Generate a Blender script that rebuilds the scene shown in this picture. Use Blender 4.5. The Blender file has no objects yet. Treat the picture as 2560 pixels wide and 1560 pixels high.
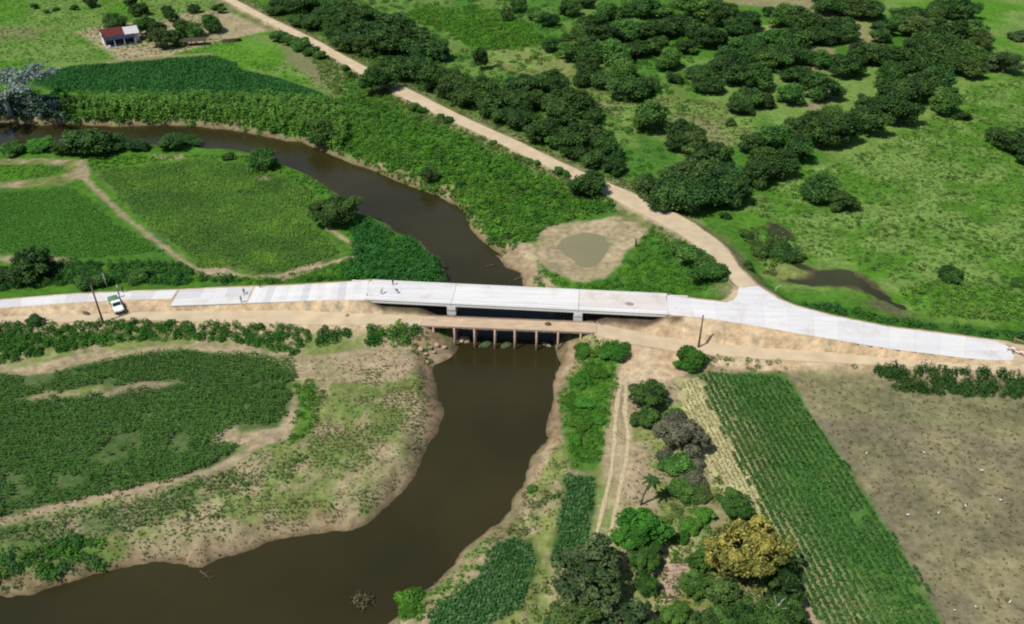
import bpy, bmesh, math, random
import numpy as np
from mathutils import Vector

S = bpy.context.scene
COL = S.collection
RNG = np.random.default_rng(7)
random.seed(7)

# ------------------------------------------------------------------ camera, sky, sun, exposure
K = 1.35                           # overall size of the place
CAM_H = 90.0 * K
PITCH = math.radians(33.5)
FPX = 2300.0                       # focal length in pixels of a 2560 px wide picture
cam = bpy.data.cameras.new('camera'); cam.sensor_width = 36.0
cam.lens = FPX / 2560.0 * 36.0
cam.clip_start = 1.0; cam.clip_end = 12000.0
cam_o = bpy.data.objects.new('camera', cam); COL.objects.link(cam_o)
cam_o.location = (0, 0, CAM_H)
cam_o.rotation_euler = (math.pi / 2 - PITCH, 0, 0)
S.camera = cam_o

SUN_EL = math.radians(57.0)
SHADOW_AZ = math.radians(36.0)     # shadows fall right and away, 36 degrees off the x axis
world = bpy.data.worlds.new('World'); S.world = world; world.use_nodes = True
wn = world.node_tree.nodes; wl = world.node_tree.links
bg = wn['Background']; bg.inputs['Strength'].default_value = 0.09
sky = wn.new('ShaderNodeTexSky'); sky.sky_type = 'NISHITA'; sky.sun_disc = False
sky.sun_elevation = SUN_EL
# Blender sky: rotation 0 puts the sun at +Y, positive turns towards +X
sun_dir_az = math.atan2(-math.cos(SHADOW_AZ), -math.sin(SHADOW_AZ))
sky.sun_rotation = sun_dir_az
wl.new(sky.outputs['Color'], bg.inputs['Color'])
sun = bpy.data.lights.new('sun', 'SUN'); sun.energy = 4.6; sun.angle = math.radians(0.53)
sun.color = (1.0, 0.955, 0.88)
sun_o = bpy.data.objects.new('sun', sun); COL.objects.link(sun_o)
ldir = Vector((math.cos(SHADOW_AZ) * math.cos(SUN_EL), math.sin(SHADOW_AZ) * math.cos(SUN_EL), -math.sin(SUN_EL)))
sun_o.rotation_euler = ldir.to_track_quat('-Z', 'Y').to_euler()
sun_o.location = (-60, 60, 150)

S.view_settings.view_transform = 'Standard'
S.view_settings.look = 'None'
S.view_settings.exposure = 0.0
S.view_settings.gamma = 1.0
S.view_settings.use_curve_mapping = False
S.render.engine = 'CYCLES'
S.cycles.max_bounces = 6
S.cycles.transparent_max_bounces = 4
S.cycles.use_denoising = False
S.cycles.pixel_filter_type = 'BLACKMAN_HARRIS'
S.cycles.filter_width = 2.1

# ------------------------------------------------------------------ surveying: picture point -> place on a level
SP, CP = math.sin(PITCH), math.cos(PITCH)
def P(px, py, z=0.0):
    X = (px - 1280.0) / FPX; Y = (780.0 - py) / FPX
    dx, dy, dz = X, Y * SP + CP, Y * CP - SP
    t = (z - CAM_H) / dz
    return np.array((dx * t, dy * t, z))
def PP(pts, z=0.0):
    return np.array([P(a, b, z)[:2] for a, b in pts])
def PF(px, py, zf, key=0):
    z = 1.0
    for _ in range(8):
        q = P(px, py, z); z = float(zf(q[key]))
    return P(px, py, z)
def pxm(q):                        # picture pixels per metre at a place
    d = q[1] * CP + (CAM_H - q[2]) * SP
    return FPX / d

# ------------------------------------------------------------------ numpy helpers
def _hash(ix, iy, s):
    n = (ix * 374761393 + iy * 668265263 + s * 1442695041) & 0xFFFFFFFF
    n = ((n ^ (n >> 13)) * 1274126177) & 0xFFFFFFFF
    return ((n ^ (n >> 16)) & 0xFFFF) / 65535.0
def vnoise(x, y, sc, seed=0):
    x = np.asarray(x, float) / sc; y = np.asarray(y, float) / sc
    ix = np.floor(x).astype(np.int64); iy = np.floor(y).astype(np.int64)
    fx = x - ix; fy = y - iy
    fx = fx * fx * (3 - 2 * fx); fy = fy * fy * (3 - 2 * fy)
    a = _hash(ix, iy, seed); b = _hash(ix + 1, iy, seed); c = _hash(ix, iy + 1, seed); d = _hash(ix + 1, iy + 1, seed)
    return (a * (1 - fx) + b * fx) * (1 - fy) + (c * (1 - fx) + d * fx) * fy
def fbm(x, y, sc, seed=0, o=4):
    r = 0; a = 0.5; t = 0
    for i in range(o):
        r = r + a * vnoise(x, y, sc / 2 ** i, seed + i * 17); t += a; a *= 0.55
    return r / t
def sstep(a, b, x):
    t = np.clip((x - a) / (b - a), 0, 1); return t * t * (3 - 2 * t)
def sdf(poly, x, y, margin=40.0):
    """signed distance to a polygon, negative inside; far points get a large value"""
    poly = np.asarray(poly, float)
    shp = np.shape(x); x = np.ravel(x); y = np.ravel(y)
    out = np.full(x.shape, 1e3)
    lo = poly.min(0) - margin; hi = poly.max(0) + margin
    m = (x > lo[0]) & (x < hi[0]) & (y > lo[1]) & (y < hi[1])
    xs = x[m]; ys = y[m]
    d2 = np.full(xs.shape, 1e9); ins = np.zeros(xs.shape, bool)
    n = len(poly)
    for i in range(n):
        ax, ay = poly[i]; bx, by = poly[(i + 1) % n]
        ex, ey = bx - ax, by - ay
        L = ex * ex + ey * ey + 1e-12
        t = np.clip(((xs - ax) * ex + (ys - ay) * ey) / L, 0, 1)
        d2 = np.minimum(d2, (xs - ax - t * ex) ** 2 + (ys - ay - t * ey) ** 2)
        if ay != by:
            c = ((ay > ys) != (by > ys)) & (xs < ex * (ys - ay) / ey + ax)
            ins ^= c
    d = np.sqrt(d2); out[m] = np.where(ins, -d, d)
    return out.reshape(shp)
def linedist(pts, x, y, margin=30.0):
    pts = np.asarray(pts, float)
    shp = np.shape(x); x = np.ravel(x); y = np.ravel(y)
    out = np.full(x.shape, 1e3)
    lo = pts.min(0) - margin; hi = pts.max(0) + margin
    m = (x > lo[0]) & (x < hi[0]) & (y > lo[1]) & (y < hi[1])
    xs = x[m]; ys = y[m]; d2 = np.full(xs.shape, 1e9)
    for i in range(len(pts) - 1):
        ax, ay = pts[i]; ex, ey = pts[i + 1] - pts[i]
        t = np.clip(((xs - ax) * ex + (ys - ay) * ey) / (ex * ex + ey * ey + 1e-12), 0, 1)
        d2 = np.minimum(d2, (xs - ax - t * ex) ** 2 + (ys - ay - t * ey) ** 2)
    out[m] = np.sqrt(d2)
    return out.reshape(shp)
def smooth_poly(pts, n=2):
    p = np.asarray(pts, float)
    for _ in range(n):
        q = np.roll(p, -1, 0)
        p = np.stack([0.75 * p + 0.25 * q, 0.25 * p + 0.75 * q], 1).reshape(-1, 2)
    return p
def resample(pts, n):
    p = np.asarray(pts, float)
    s = np.concatenate([[0], np.cumsum(np.linalg.norm(np.diff(p, axis=0), axis=1))])
    t = np.linspace(0, s[-1], n)
    return np.stack([np.interp(t, s, p[:, k]) for k in range(p.shape[1])], 1)

# ------------------------------------------------------------------ object helpers
def tag(o, label=None, cat=None, group=None, kind=None):
    if label: o['label'] = label
    if cat: o['category'] = cat
    if group: o['group'] = group
    if kind: o['kind'] = kind
    return o
def mesh_np(name, verts, faces, mat=None, smooth=False, cols=None):
    """faces: (m,k) int array; cols: per vertex rgb"""
    me = bpy.data.meshes.new(name)
    verts = np.asarray(verts, np.float32); faces = np.asarray(faces, np.int32)
    m, k = faces.shape
    me.vertices.add(len(verts)); me.vertices.foreach_set('co', verts.ravel())
    me.loops.add(m * k); me.loops.foreach_set('vertex_index', faces.ravel())
    me.polygons.add(m); me.polygons.foreach_set('loop_start', np.arange(0, m * k, k, dtype=np.int32))
    try: me.polygons.foreach_set('loop_total', np.full(m, k, np.int32))
    except Exception: pass
    me.polygons.foreach_set('use_smooth', np.full(m, smooth, bool))
    me.update(calc_edges=True)
    if cols is not None:
        a = me.color_attributes.new('Col', 'FLOAT_COLOR', 'POINT')
        c = np.ones((len(verts), 4), np.float32); c[:, :3] = cols
        a.data.foreach_set('color', c.ravel())
    if mat: me.materials.append(mat)
    me.validate()
    return me
def add(name, me, parent=None, loc=None, rz=0.0):
    o = bpy.data.objects.new(name, me); COL.objects.link(o)
    if parent: o.parent = parent
    if loc is not None: o.location = loc
    if rz: o.rotation_euler = (0, 0, rz)
    return o
def empty(name, loc, rz=0.0, label=None, cat=None, group=None):
    o = bpy.data.objects.new(name, None); COL.objects.link(o)
    o.location = loc; o.rotation_euler = (0, 0, rz); o.empty_display_size = 0.5
    return tag(o, label, cat, group)
class MB:
    """collects boxes, tubes, sheets in one mesh"""
    def __init__(s): s.bm = bmesh.new()
    def box(s, c, size, rz=0.0, ry=0.0, rx=0.0, taper=1.0):
        from mathutils import Matrix
        M = Matrix.Translation(c) @ Matrix.Rotation(rz, 4, 'Z') @ Matrix.Rotation(ry, 4, 'Y') @ Matrix.Rotation(rx, 4, 'X')
        v = []
        for z in (-.5, .5):
            k = taper if z > 0 else 1.0
            for x, y in ((-.5, -.5), (.5, -.5), (.5, .5), (-.5, .5)):
                v.append(s.bm.verts.new(M @ Vector((x * size[0] * k, y * size[1] * k, z * size[2]))))
        for f in ((3, 2, 1, 0), (4, 5, 6, 7), (0, 1, 5, 4), (1, 2, 6, 5), (2, 3, 7, 6), (3, 0, 4, 7)):
            s.bm.faces.new([v[i] for i in f])
        return s
    def tube(s, pts, rad, n=8, cap=True):
        pts = [Vector(p) for p in pts]
        if not hasattr(rad, '__len__'): rad = [rad] * len(pts)
        rings = []
        for i, p in enumerate(pts):
            d = (pts[min(i + 1, len(pts) - 1)] - pts[max(i - 1, 0)]).normalized()
            a = d.orthogonal().normalized() if abs(d.z) < .95 else Vector((1, 0, 0)).cross(d).normalized()
            b = d.cross(a).normalized()
            rings.append([s.bm.verts.new(p + (a * math.cos(2 * math.pi * k / n) + b * math.sin(2 * math.pi * k / n)) * rad[i]) for k in range(n)])
        for r0, r1 in zip(rings, rings[1:]):
            for k in range(n): s.bm.faces.new((r0[k], r0[(k + 1) % n], r1[(k + 1) % n], r1[k]))
        if cap:
            s.bm.faces.new(rings[0][::-1]); s.bm.faces.new(rings[-1])
        return s
    def prism(s, prof, y0, y1):            # profile in xz, extruded along y
        a = [s.bm.verts.new((x, y0, z)) for x, z in prof]; b = [s.bm.verts.new((x, y1, z)) for x, z in prof]
        n = len(prof)
        for i in range(n): s.bm.faces.new((a[i], a[(i + 1) % n], b[(i + 1) % n], b[i]))
        s.bm.faces.new(a[::-1]); s.bm.faces.new(b)
        return s
    def poly(s, pts):
        s.bm.faces.new([s.bm.verts.new(p) for p in pts]); return s
    def mesh(s, name, mat, smooth=False, bevel=0.0):
        bmesh.ops.recalc_face_normals(s.bm, faces=s.bm.faces[:])
        if bevel:
            bmesh.ops.bevel(s.bm, geom=[e for e in s.bm.edges if len(e.link_faces) == 2 and e.calc_face_angle(0) > .6], offset=bevel, segments=2, affect='EDGES')
        me = bpy.data.meshes.new(name); s.bm.to_mesh(me); s.bm.free()
        for p in me.polygons: p.use_smooth = smooth
        if mat: me.materials.append(mat)
        return me
    def obj(s, name, mat, parent=None, **k):
        return add(name, s.mesh(name, mat, **k), parent)

# ------------------------------------------------------------------ materials
def mat_new(name):
    m = bpy.data.materials.new(name); m.use_nodes = True
    return m, m.node_tree.nodes, m.node_tree.links, m.node_tree.nodes['Principled BSDF']
def mat_plain(name, col, rough=0.7, var=0.12, scale=3.0, bump=0.0, metal=0.0, spec=0.3, stretch=(1, 1, 1)):
    m, n, l, b = mat_new(name)
    tc = n.new('ShaderNodeTexCoord'); mp = n.new('ShaderNodeMapping'); mp.inputs['Scale'].default_value = stretch
    l.new(tc.outputs['Object'], mp.inputs['Vector'])
    no = n.new('ShaderNodeTexNoise'); no.inputs['Scale'].default_value = scale; no.inputs['Detail'].default_value = 6
    l.new(mp.outputs['Vector'], no.inputs['Vector'])
    cr = n.new('ShaderNodeValToRGB')
    cr.color_ramp.elements[0].position = .3; cr.color_ramp.elements[1].position = .7
    cr.color_ramp.elements[0].color = tuple(c * (1 - var) for c in col) + (1,)
    cr.color_ramp.elements[1].color = tuple(min(1, c * (1 + var)) for c in col) + (1,)
    l.new(no.outputs['Fac'], cr.inputs['Fac']); l.new(cr.outputs['Color'], b.inputs['Base Color'])
    b.inputs['Roughness'].default_value = rough; b.inputs['Metallic'].default_value = metal
    b.inputs['Specular IOR Level'].default_value = spec
    if bump:
        bp = n.new('ShaderNodeBump'); bp.inputs['Strength'].default_value = bump; bp.inputs['Distance'].default_value = .1
        l.new(no.outputs['Fac'], bp.inputs['Height']); l.new(bp.outputs['Normal'], b.inputs['Normal'])
    return m
def mat_concrete(name, col, stain=.5):
    m, n, l, b = mat_new(name)
    tc = n.new('ShaderNodeTexCoord'); ge = n.new('ShaderNodeNewGeometry')
    def noise(scale, det, st):
        mp = n.new('ShaderNodeMapping'); mp.inputs['Scale'].default_value = st; l.new(ge.outputs['Position'], mp.inputs['Vector'])
        q = n.new('ShaderNodeTexNoise'); q.inputs['Scale'].default_value = scale; q.inputs['Detail'].default_value = det; q.inputs['Roughness'].default_value = .62
        l.new(mp.outputs['Vector'], q.inputs['Vector']); return q
    def rng(src, a, b_, c, d):
        q = n.new('ShaderNodeMapRange'); q.inputs[1].default_value = a; q.inputs[2].default_value = b_; q.inputs[3].default_value = c; q.inputs[4].default_value = d
        l.new(src, q.inputs[0]); return q.outputs[0]
    streak = noise(.5, 6, (.12, 1.6, 1)); blot = noise(.22, 7, (1, 1, 1)); fine = noise(2.5, 6, (1, 1, 1))
    mu = n.new('ShaderNodeMath'); mu.operation = 'MULTIPLY'
    l.new(rng(streak.outputs['Fac'], .3, .7, .91, 1.07), mu.inputs[0]); l.new(rng(fine.outputs['Fac'], .3, .7, .95, 1.05), mu.inputs[1])
    vm = n.new('ShaderNodeVectorMath'); vm.operation = 'SCALE'; vm.inputs[0].default_value = col; l.new(mu.outputs[0], vm.inputs['Scale'])
    mx = n.new('ShaderNodeMix'); mx.data_type = 'RGBA'; mx.inputs[7].default_value = (.46, .39, .31, 1)
    l.new(vm.outputs['Vector'], mx.inputs[6]); l.new(rng(blot.outputs['Fac'], .52, .72, 0, stain), mx.inputs[0])
    l.new(mx.outputs[2], b.inputs['Base Color']); b.inputs['Roughness'].default_value = .88; b.inputs['Specular IOR Level'].default_value = .25
    return m
def mat_ground():
    m, n, l, b = mat_new('ground')
    at = n.new('ShaderNodeAttribute'); at.attribute_name = 'Col'
    tc = n.new('ShaderNodeTexCoord')
    n1 = n.new('ShaderNodeTexNoise'); n1.inputs['Scale'].default_value = .55; n1.inputs['Detail'].default_value = 9; n1.inputs['Roughness'].default_value = .7
    n2 = n.new('ShaderNodeTexNoise'); n2.inputs['Scale'].default_value = .12; n2.inputs['Detail'].default_value = 5
    for q in (n1, n2): l.new(tc.outputs['Object'], q.inputs['Vector'])
    r1 = n.new('ShaderNodeMapRange'); r1.inputs[1].default_value = .28; r1.inputs[2].default_value = .72; r1.inputs[3].default_value = .52; r1.inputs[4].default_value = 1.48
    r2 = n.new('ShaderNodeMapRange'); r2.inputs[1].default_value = .3; r2.inputs[2].default_value = .7; r2.inputs[3].default_value = .86; r2.inputs[4].default_value = 1.14
    l.new(n1.outputs['Fac'], r1.inputs[0]); l.new(n2.outputs['Fac'], r2.inputs[0])
    mu = n.new('ShaderNodeMath'); mu.operation = 'MULTIPLY'; l.new(r1.outputs[0], mu.inputs[0]); l.new(r2.outputs[0], mu.inputs[1])
    vm = n.new('ShaderNodeVectorMath'); vm.operation = 'SCALE'
    l.new(at.outputs['Color'], vm.inputs[0]); l.new(mu.outputs[0], vm.inputs['Scale'])
    l.new(vm.outputs['Vector'], b.inputs['Base Color'])
    b.inputs['Roughness'].default_value = 1.0; b.inputs['Specular IOR Level'].default_value = .1
    bp = n.new('ShaderNodeBump'); bp.inputs['Strength'].default_value = .7; bp.inputs['Distance'].default_value = .25
    l.new(n1.outputs['Fac'], bp.inputs['Height']); l.new(bp.outputs['Normal'], b.inputs['Normal'])
    return m
def mat_leaf_attr(name='vegetation', trans=.35):
    m, n, l, b = mat_new(name)
    at = n.new('ShaderNodeAttribute'); at.attribute_name = 'Col'
    l.new(at.outputs['Color'], b.inputs['Base Color'])
    b.inputs['Roughness'].default_value = .75; b.inputs['Specular IOR Level'].default_value = .15
    tr = n.new('ShaderNodeBsdfTranslucent'); l.new(at.outputs['Color'], tr.inputs['Color'])
    mx = n.new('ShaderNodeMixShader'); mx.inputs[0].default_value = trans
    l.new(b.outputs[0], mx.inputs[1]); l.new(tr.outputs[0], mx.inputs[2])
    l.new(mx.outputs[0], n['Material Output'].inputs['Surface'])
    return m
def mat_crown(name, ca, cb, trans=.15, vary=.5):
    m, n, l, b = mat_new(name)
    at = n.new('ShaderNodeAttribute'); at.attribute_name = 'Col'
    oi = n.new('ShaderNodeObjectInfo')
    mx0 = n.new('ShaderNodeMix'); mx0.data_type = 'RGBA'
    mx0.inputs[6].default_value = ca + (1,); mx0.inputs[7].default_value = cb + (1,)
    sep = n.new('ShaderNodeSeparateColor'); l.new(at.outputs['Color'], sep.inputs[0])
    l.new(sep.outputs[0], mx0.inputs[0])
    hs = n.new('ShaderNodeHueSaturation')
    mr = n.new('ShaderNodeMapRange'); mr.inputs[3].default_value = 1 - vary * .5; mr.inputs[4].default_value = 1 + vary * .5
    l.new(oi.outputs['Random'], mr.inputs[0]); l.new(mr.outputs[0], hs.inputs['Value'])
    wn_ = n.new('ShaderNodeTexWhiteNoise'); wn_.noise_dimensions = '1D'; l.new(oi.outputs['Random'], wn_.inputs['W'])
    mh = n.new('ShaderNodeMapRange'); mh.inputs[3].default_value = .492; mh.inputs[4].default_value = .522
    l.new(wn_.outputs['Value'], mh.inputs[0]); l.new(mh.outputs[0], hs.inputs['Hue'])
    l.new(mx0.outputs[2], hs.inputs['Color'])
    l.new(hs.outputs['Color'], b.inputs['Base Color'])
    b.inputs['Roughness'].default_value = .7; b.inputs['Specular IOR Level'].default_value = .2
    tr = n.new('ShaderNodeBsdfTranslucent'); l.new(hs.outputs['Color'], tr.inputs['Color'])
    mx = n.new('ShaderNodeMixShader'); mx.inputs[0].default_value = trans
    l.new(b.outputs[0], mx.inputs[1]); l.new(tr.outputs[0], mx.inputs[2])
    l.new(mx.outputs[0], n['Material Output'].inputs['Surface'])
    return m
def mat_water(name, ca, cb, rough=.12, bump=.05, scale=.35):
    m, n, l, b = mat_new(name)
    tc = n.new('ShaderNodeTexCoord')
    no = n.new('ShaderNodeTexNoise'); no.inputs['Scale'].default_value = .03; no.inputs['Detail'].default_value = 4
    l.new(tc.outputs['Object'], no.inputs['Vector'])
    cr = n.new('ShaderNodeValToRGB'); cr.color_ramp.elements[0].position = .35; cr.color_ramp.elements[1].position = .65
    cr.color_ramp.elements[0].color = ca + (1,); cr.color_ramp.elements[1].color = cb + (1,)
    l.new(no.outputs['Fac'], cr.inputs['Fac']); l.new(cr.outputs['Color'], b.inputs['Base Color'])
    b.inputs['Roughness'].default_value = rough; b.inputs['IOR'].default_value = 1.33
    w = n.new('ShaderNodeTexNoise'); w.inputs['Scale'].default_value = scale; w.inputs['Detail'].default_value = 6
    l.new(tc.outputs['Object'], w.inputs['Vector'])
    bp = n.new('ShaderNodeBump'); bp.inputs['Strength'].default_value = bump; bp.inputs['Distance'].default_value = .3
    l.new(w.outputs['Fac'], bp.inputs['Height']); l.new(bp.outputs['Normal'], b.inputs['Normal'])
    return m

M_GROUND = mat_ground()
M_VEG = mat_leaf_attr()
M_WATER = mat_water('river_water', (.024, .0215, .0075), (.036, .031, .0105), rough=.14, bump=.14, scale=.9)
M_POND = mat_water('pond_water', (.185, .175, .095), (.23, .205, .12), rough=.2, scale=1.5)
M_MARSH = mat_water('marsh_water', (.020, .018, .010), (.050, .055, .018), rough=.3, bump=.2, scale=.8)
M_CONC = mat_concrete('concrete', (.61, .605, .605), .6)
M_CONC2 = mat_concrete('concrete_panel_grey', (.52, .52, .535), .5)
M_CONCW = mat_concrete('concrete_fresh', (.645, .64, .63), .3)
M_PINK = mat_concrete('concrete_dusty', (.60, .555, .52), .8)
M_SHLINE = mat_plain('shadow_line_concrete', (.27, .265, .26), .9, .2, 1.0, .05)  # dark tone for strips that stand in for thin shadow lines
M_GIRD = mat_plain('girder_concrete_shaded', (.13, .125, .115), .9, .15, .8, .05)  # concrete darkened so its colour carries the shade below the deck
M_DIRT = mat_plain('packed_dirt', (.47, .36, .245), 1.0, .14, .35, .15, spec=.05, stretch=(1, 2.5, 1))
M_DIRT2 = mat_plain('packed_dirt_pale', (.50, .405, .272), 1.0, .12, .3, .12, spec=.05)
M_PLANK = mat_plain('weathered_timber', (.27, .20, .15), .9, .3, 1.5, .2, stretch=(1, 6, 6))
M_POST = mat_plain('pale_timber', (.44, .31, .24), .9, .25, 2.0, .2)
M_DARKW = mat_plain('dark_timber', (.07, .05, .035), .9, .3, 2.0, .2)
M_BARK = mat_plain('bark', (.13, .10, .075), .95, .3, 4.0, .4)
M_PALE = mat_plain('pale_bark', (.48, .45, .40), .9, .2, 4.0, .3)
M_WHITE = mat_plain('white_paint', (.80, .80, .79), .5, .04, 2.0)
M_RED = mat_plain('red_metal_roof', (.105, .016, .014), .55, .25, 2.5, .05, stretch=(1, 1, 1))
M_GREYR = mat_plain('zinc_roof', (.52, .50, .50), .5, .2, 2.0, .05)
M_BLUE = mat_plain('navy_wall', (.018, .022, .05), .7, .2, 1.0)
M_GREEN = mat_plain('green_tarpaulin', (.10, .21, .12), .8, .3, 3.0, .3)
M_GLASS = mat_plain('dark_glass', (.012, .03, .035), .08, .1, 1.0, spec=.5)
M_TYRE = mat_plain('tyre_rubber', (.015, .015, .015), .9, .2, 3.0)
M_SKIN = mat_plain('skin', (.25, .13, .08), .6, .05, 5.0)
M_ROCK = mat_plain('grey_stone', (.22, .20, .17), .95, .3, 2.5, .5)
M_EARTHD = mat_plain('dark_earth', (.09, .065, .045), 1.0, .3, 2.5, .5)
M_BARR = mat_plain('faded_red_board', (.42, .16, .13), .8, .2, 3.0)

# ------------------------------------------------------------------ roads: levels along the way
def zmain(x): return K * np.interp(np.asarray(x) / K, [-130, -60, -31, 30, 44, 80, 130], [1.5, 2.5, 3.6, 3.6, 3.2, 1.9, 1.6])
def ztemp(x): return K * np.interp(np.asarray(x) / K, [-130, -88, -60, -25, 14, 30, 55, 80, 130], [1.2, 1.35, 1.6, 1.75, 1.6, .9, .8, 1.5, 1.4])
def edge(pts, zf, key=0): return np.array([PF(a, b, zf, key) for a, b in pts])

W_Z = -2.9
# main concrete road
ML_far = edge([(-120, 760), (0, 750), (175, 736), (349, 728), (524, 721), (700, 715), (860, 706), (921, 701)], zmain)
ML_near = edge([(-120, 782), (0, 770), (175, 757), (314, 749), (429, 747)], zmain)
ML_near2 = edge([(426, 764), (628, 757), (860, 749), (918, 750)], zmain)
ML_mid2 = edge([(436, 747), (628, 738), (860, 729), (920, 726)], zmain)
MR_far = edge([(1664, 738), (1700, 743), (1815, 756), (1940, 770), (2084, 790), (2224, 818), (2398, 839), (2520, 856), (2538, 872)], zmain)
MR_near = edge([(1676, 786), (1700, 788), (1805, 800), (1944, 824), (2084, 848), (2224, 871), (2398, 893), (2500, 903), (2533, 900)], zmain)
FLARE = edge([(1815, 756), (1834, 749), (1842, 740), (1847, 719), (1895, 715), (1920, 730), (1944, 747), (1986, 764), (2084, 790), (1940, 770)], zmain)
# secondary dirt road: from the flare up and away
j0 = FLARE[3]; j1 = FLARE[4]
yj = .5 * (j0[1] + j1[1])
def zsec(y): return K * np.interp(np.asarray(y), [yj - 40, yj, yj + 8, yj + 35, yj + 80, 800], [3.2, 3.15, 2.9, 1.0, .5, .4])
sec_left = [(1847, 719), (1815, 684), (1794, 656), (1752, 621), (1700, 586), (1640, 552), (1576, 520), (1524, 492), (1470, 466), (1410, 437), (1350, 408),
            (1290, 378), (1220, 345), (1150, 312), (1085, 282), (1020, 250), (960, 218), (900, 184), (840, 148), (770, 108), (700, 72), (640, 42), (590, 16), (545, -8), (430, -65), (300, -125)]
sec_right = [(1895, 715), (1850, 670), (1822, 628), (1794, 600), (1735, 558), (1660, 518), (1600, 490), (1530, 461), (1480, 440), (1430, 418), (1375, 392),
             (1310, 360), (1250, 333), (1180, 302), (1115, 270), (1050, 237), (985, 205), (920, 170), (862, 140), (795, 102), (730, 70), (670, 42), (620, 16), (575, -8), (455, -65), (322, -125)]
SEC_L = edge(sec_left, zsec, 1); SEC_R = edge(sec_right, zsec, 1)
# temporary dirt road on the near side
TL_far = edge([(-120, 792), (0, 790), (180, 788), (350, 780), (550, 775), (750, 776), (900, 783), (1010, 788), (1060, 790)], ztemp)
TL_near = edge([(-120, 812), (0, 808), (180, 804), (350, 800), (550, 806), (750, 812), (880, 812), (1000, 812), (1050, 815)], ztemp)
TR_far = edge([(1478, 806), (1560, 822), (1650, 840), (1760, 855), (1900, 868), (2050, 878), (2200, 888), (2400, 905), (2530, 910), (2700, 908)], ztemp)
TR_near = edge([(1488, 838), (1560, 856), (1650, 872), (1760, 886), (1900, 897), (2050, 905), (2200, 912), (2400, 924), (2530, 928), (2700, 930)], ztemp)
# barrier end of the concrete: dirt road goes on to the right
TE_far = edge([(2530, 862), (2620, 872), (2750, 880)], zmain)
TE_near = edge([(2530, 905), (2620, 912), (2750, 918)], zmain)
def ring(a, b): return np.concatenate([a[:, :2], b[::-1, :2]])
FOOT_MAIN = [ring(ML_far, np.concatenate([ML_near, ML_near2])), ring(MR_far, MR_near), FLARE[:, :2], ring(TE_far, TE_near)]
FOOT_SEC = ring(SEC_L, SEC_R)
FOOT_TEMP = [ring(TL_far, TL_near), ring(TR_far, TR_near)]

# ------------------------------------------------------------------ river, pond, marsh pool outlines
river_px = [(-200, 296), (0, 304), (105, 311), (195, 312), (290, 316), (366, 316), (419, 312), (489, 316), (558, 321), (628, 335), (691, 346), (754, 355), (800, 375), (850, 398),
    (913, 419), (976, 447), (1059, 478), (1101, 492), (1140, 513), (1160, 530), (1164, 555), (1185, 583), (1227, 611), (1251, 635), (1268, 667), (1300, 681), (1304, 712),
    (1370, 790), (1405, 848), (1408, 886), (1394, 928), (1380, 970), (1374, 1036), (1370, 1092), (1349, 1117), (1321, 1180), (1307, 1214), (1283, 1249), (1279, 1284), (1251, 1309),
    (1216, 1333), (1178, 1361), (1140, 1403), (1101, 1445), (1073, 1469), (1035, 1500), (990, 1535), (962, 1560), (900, 1640), (700, 1900), (-500, 1900), (-300, 1560), (-150, 1515),
    (0, 1490), (77, 1483), (167, 1455), (251, 1434), (335, 1415), (398, 1405), (450, 1408), (489, 1419), (502, 1424), (523, 1413), (558, 1392), (628, 1371), (712, 1350), (782, 1337), (859, 1326),
    (885, 1316), (934, 1291), (965, 1263), (990, 1235), (1038, 1193), (1059, 1162), (1073, 1120), (1091, 1082), (1106, 1040), (1105, 1008), (1094, 984), (1082, 939), (1078, 900), (1090, 885),
    (1129, 876), (1143, 851), (1150, 800), (1125, 740), (1118, 705), (1112, 663), (1073, 631), (1045, 604), (1000, 590), (972, 565), (937, 551), (905, 535), (878, 520), (850, 485),
    (810, 464), (768, 440), (726, 422), (663, 396), (593, 382), (523, 379), (470, 372), (349, 370), (200, 373), (60, 370), (0, 373), (-200, 378)]
RIVER = PP(river_px, W_Z)
POND = smooth_poly(PP([(1388, 612), (1408, 592), (1450, 581), (1508, 580), (1530, 602), (1526, 640), (1505, 666), (1470, 678), (1440, 670), (1418, 648), (1396, 632)], -.6), 2)
MARSH = [smooth_poly(PP(p, -.1), 2) for p in (
    [(1962, 655), (2010, 662), (2050, 678), (2085, 672), (2125, 674), (2170, 692), (2205, 725), (2230, 752), (2262, 772), (2240, 772), (2200, 748), (2170, 735), (2120, 722), (2070, 716), (2000, 712), (1940, 706), (1960, 700), (2010, 696), (2032, 684), (2000, 670)],
    [(1915, 555), (1950, 560), (1988, 582), (1970, 598), (1935, 605), (1930, 585)],
    )]

# ------------------------------------------------------------------ terrain
def axis(segs):
    out = []
    for a, b, st in segs: out.append(np.arange(a, b, st))
    return np.concatenate(out + [[segs[-1][1]]])
gx = axis([(-5000, -1000, 1000), (-1000, -350, 162.5), (-350, -150, 1.6), (-150, 150, .7), (150, 350, 1.6), (350, 1000, 162.5), (1000, 5000, 1000)])
gy = axis([(-2000, -400, 800), (-400, 40, 110), (40, 80, 2), (80, 255, .65), (255, 350, 1.0), (350, 570, 1.7), (570, 1000, 143), (1000, 7000, 1000)])
GX, GY = np.meshgrid(gx, gy)
X = GX; Y = GY
base = (fbm(X, Y, 18, 3) - .5) * .7
sd_riv = sdf(RIVER, X, Y, 60)
bank_w = 2.2 + 3.6 * fbm(X, Y, 16, 9)
rn = sd_riv + (fbm(X, Y, 7.0, 21, 5) - .5) * 3.0
t = np.clip(rn / bank_w, 0, 1)
Z = np.where(sd_riv < 900, W_Z * (1 - t ** .75) + base * t, base)
Z = np.where(rn < 0, W_Z - np.minimum(1.5, -rn * .45), Z)
sd_pond = sdf(POND, X, Y, 30)
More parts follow.
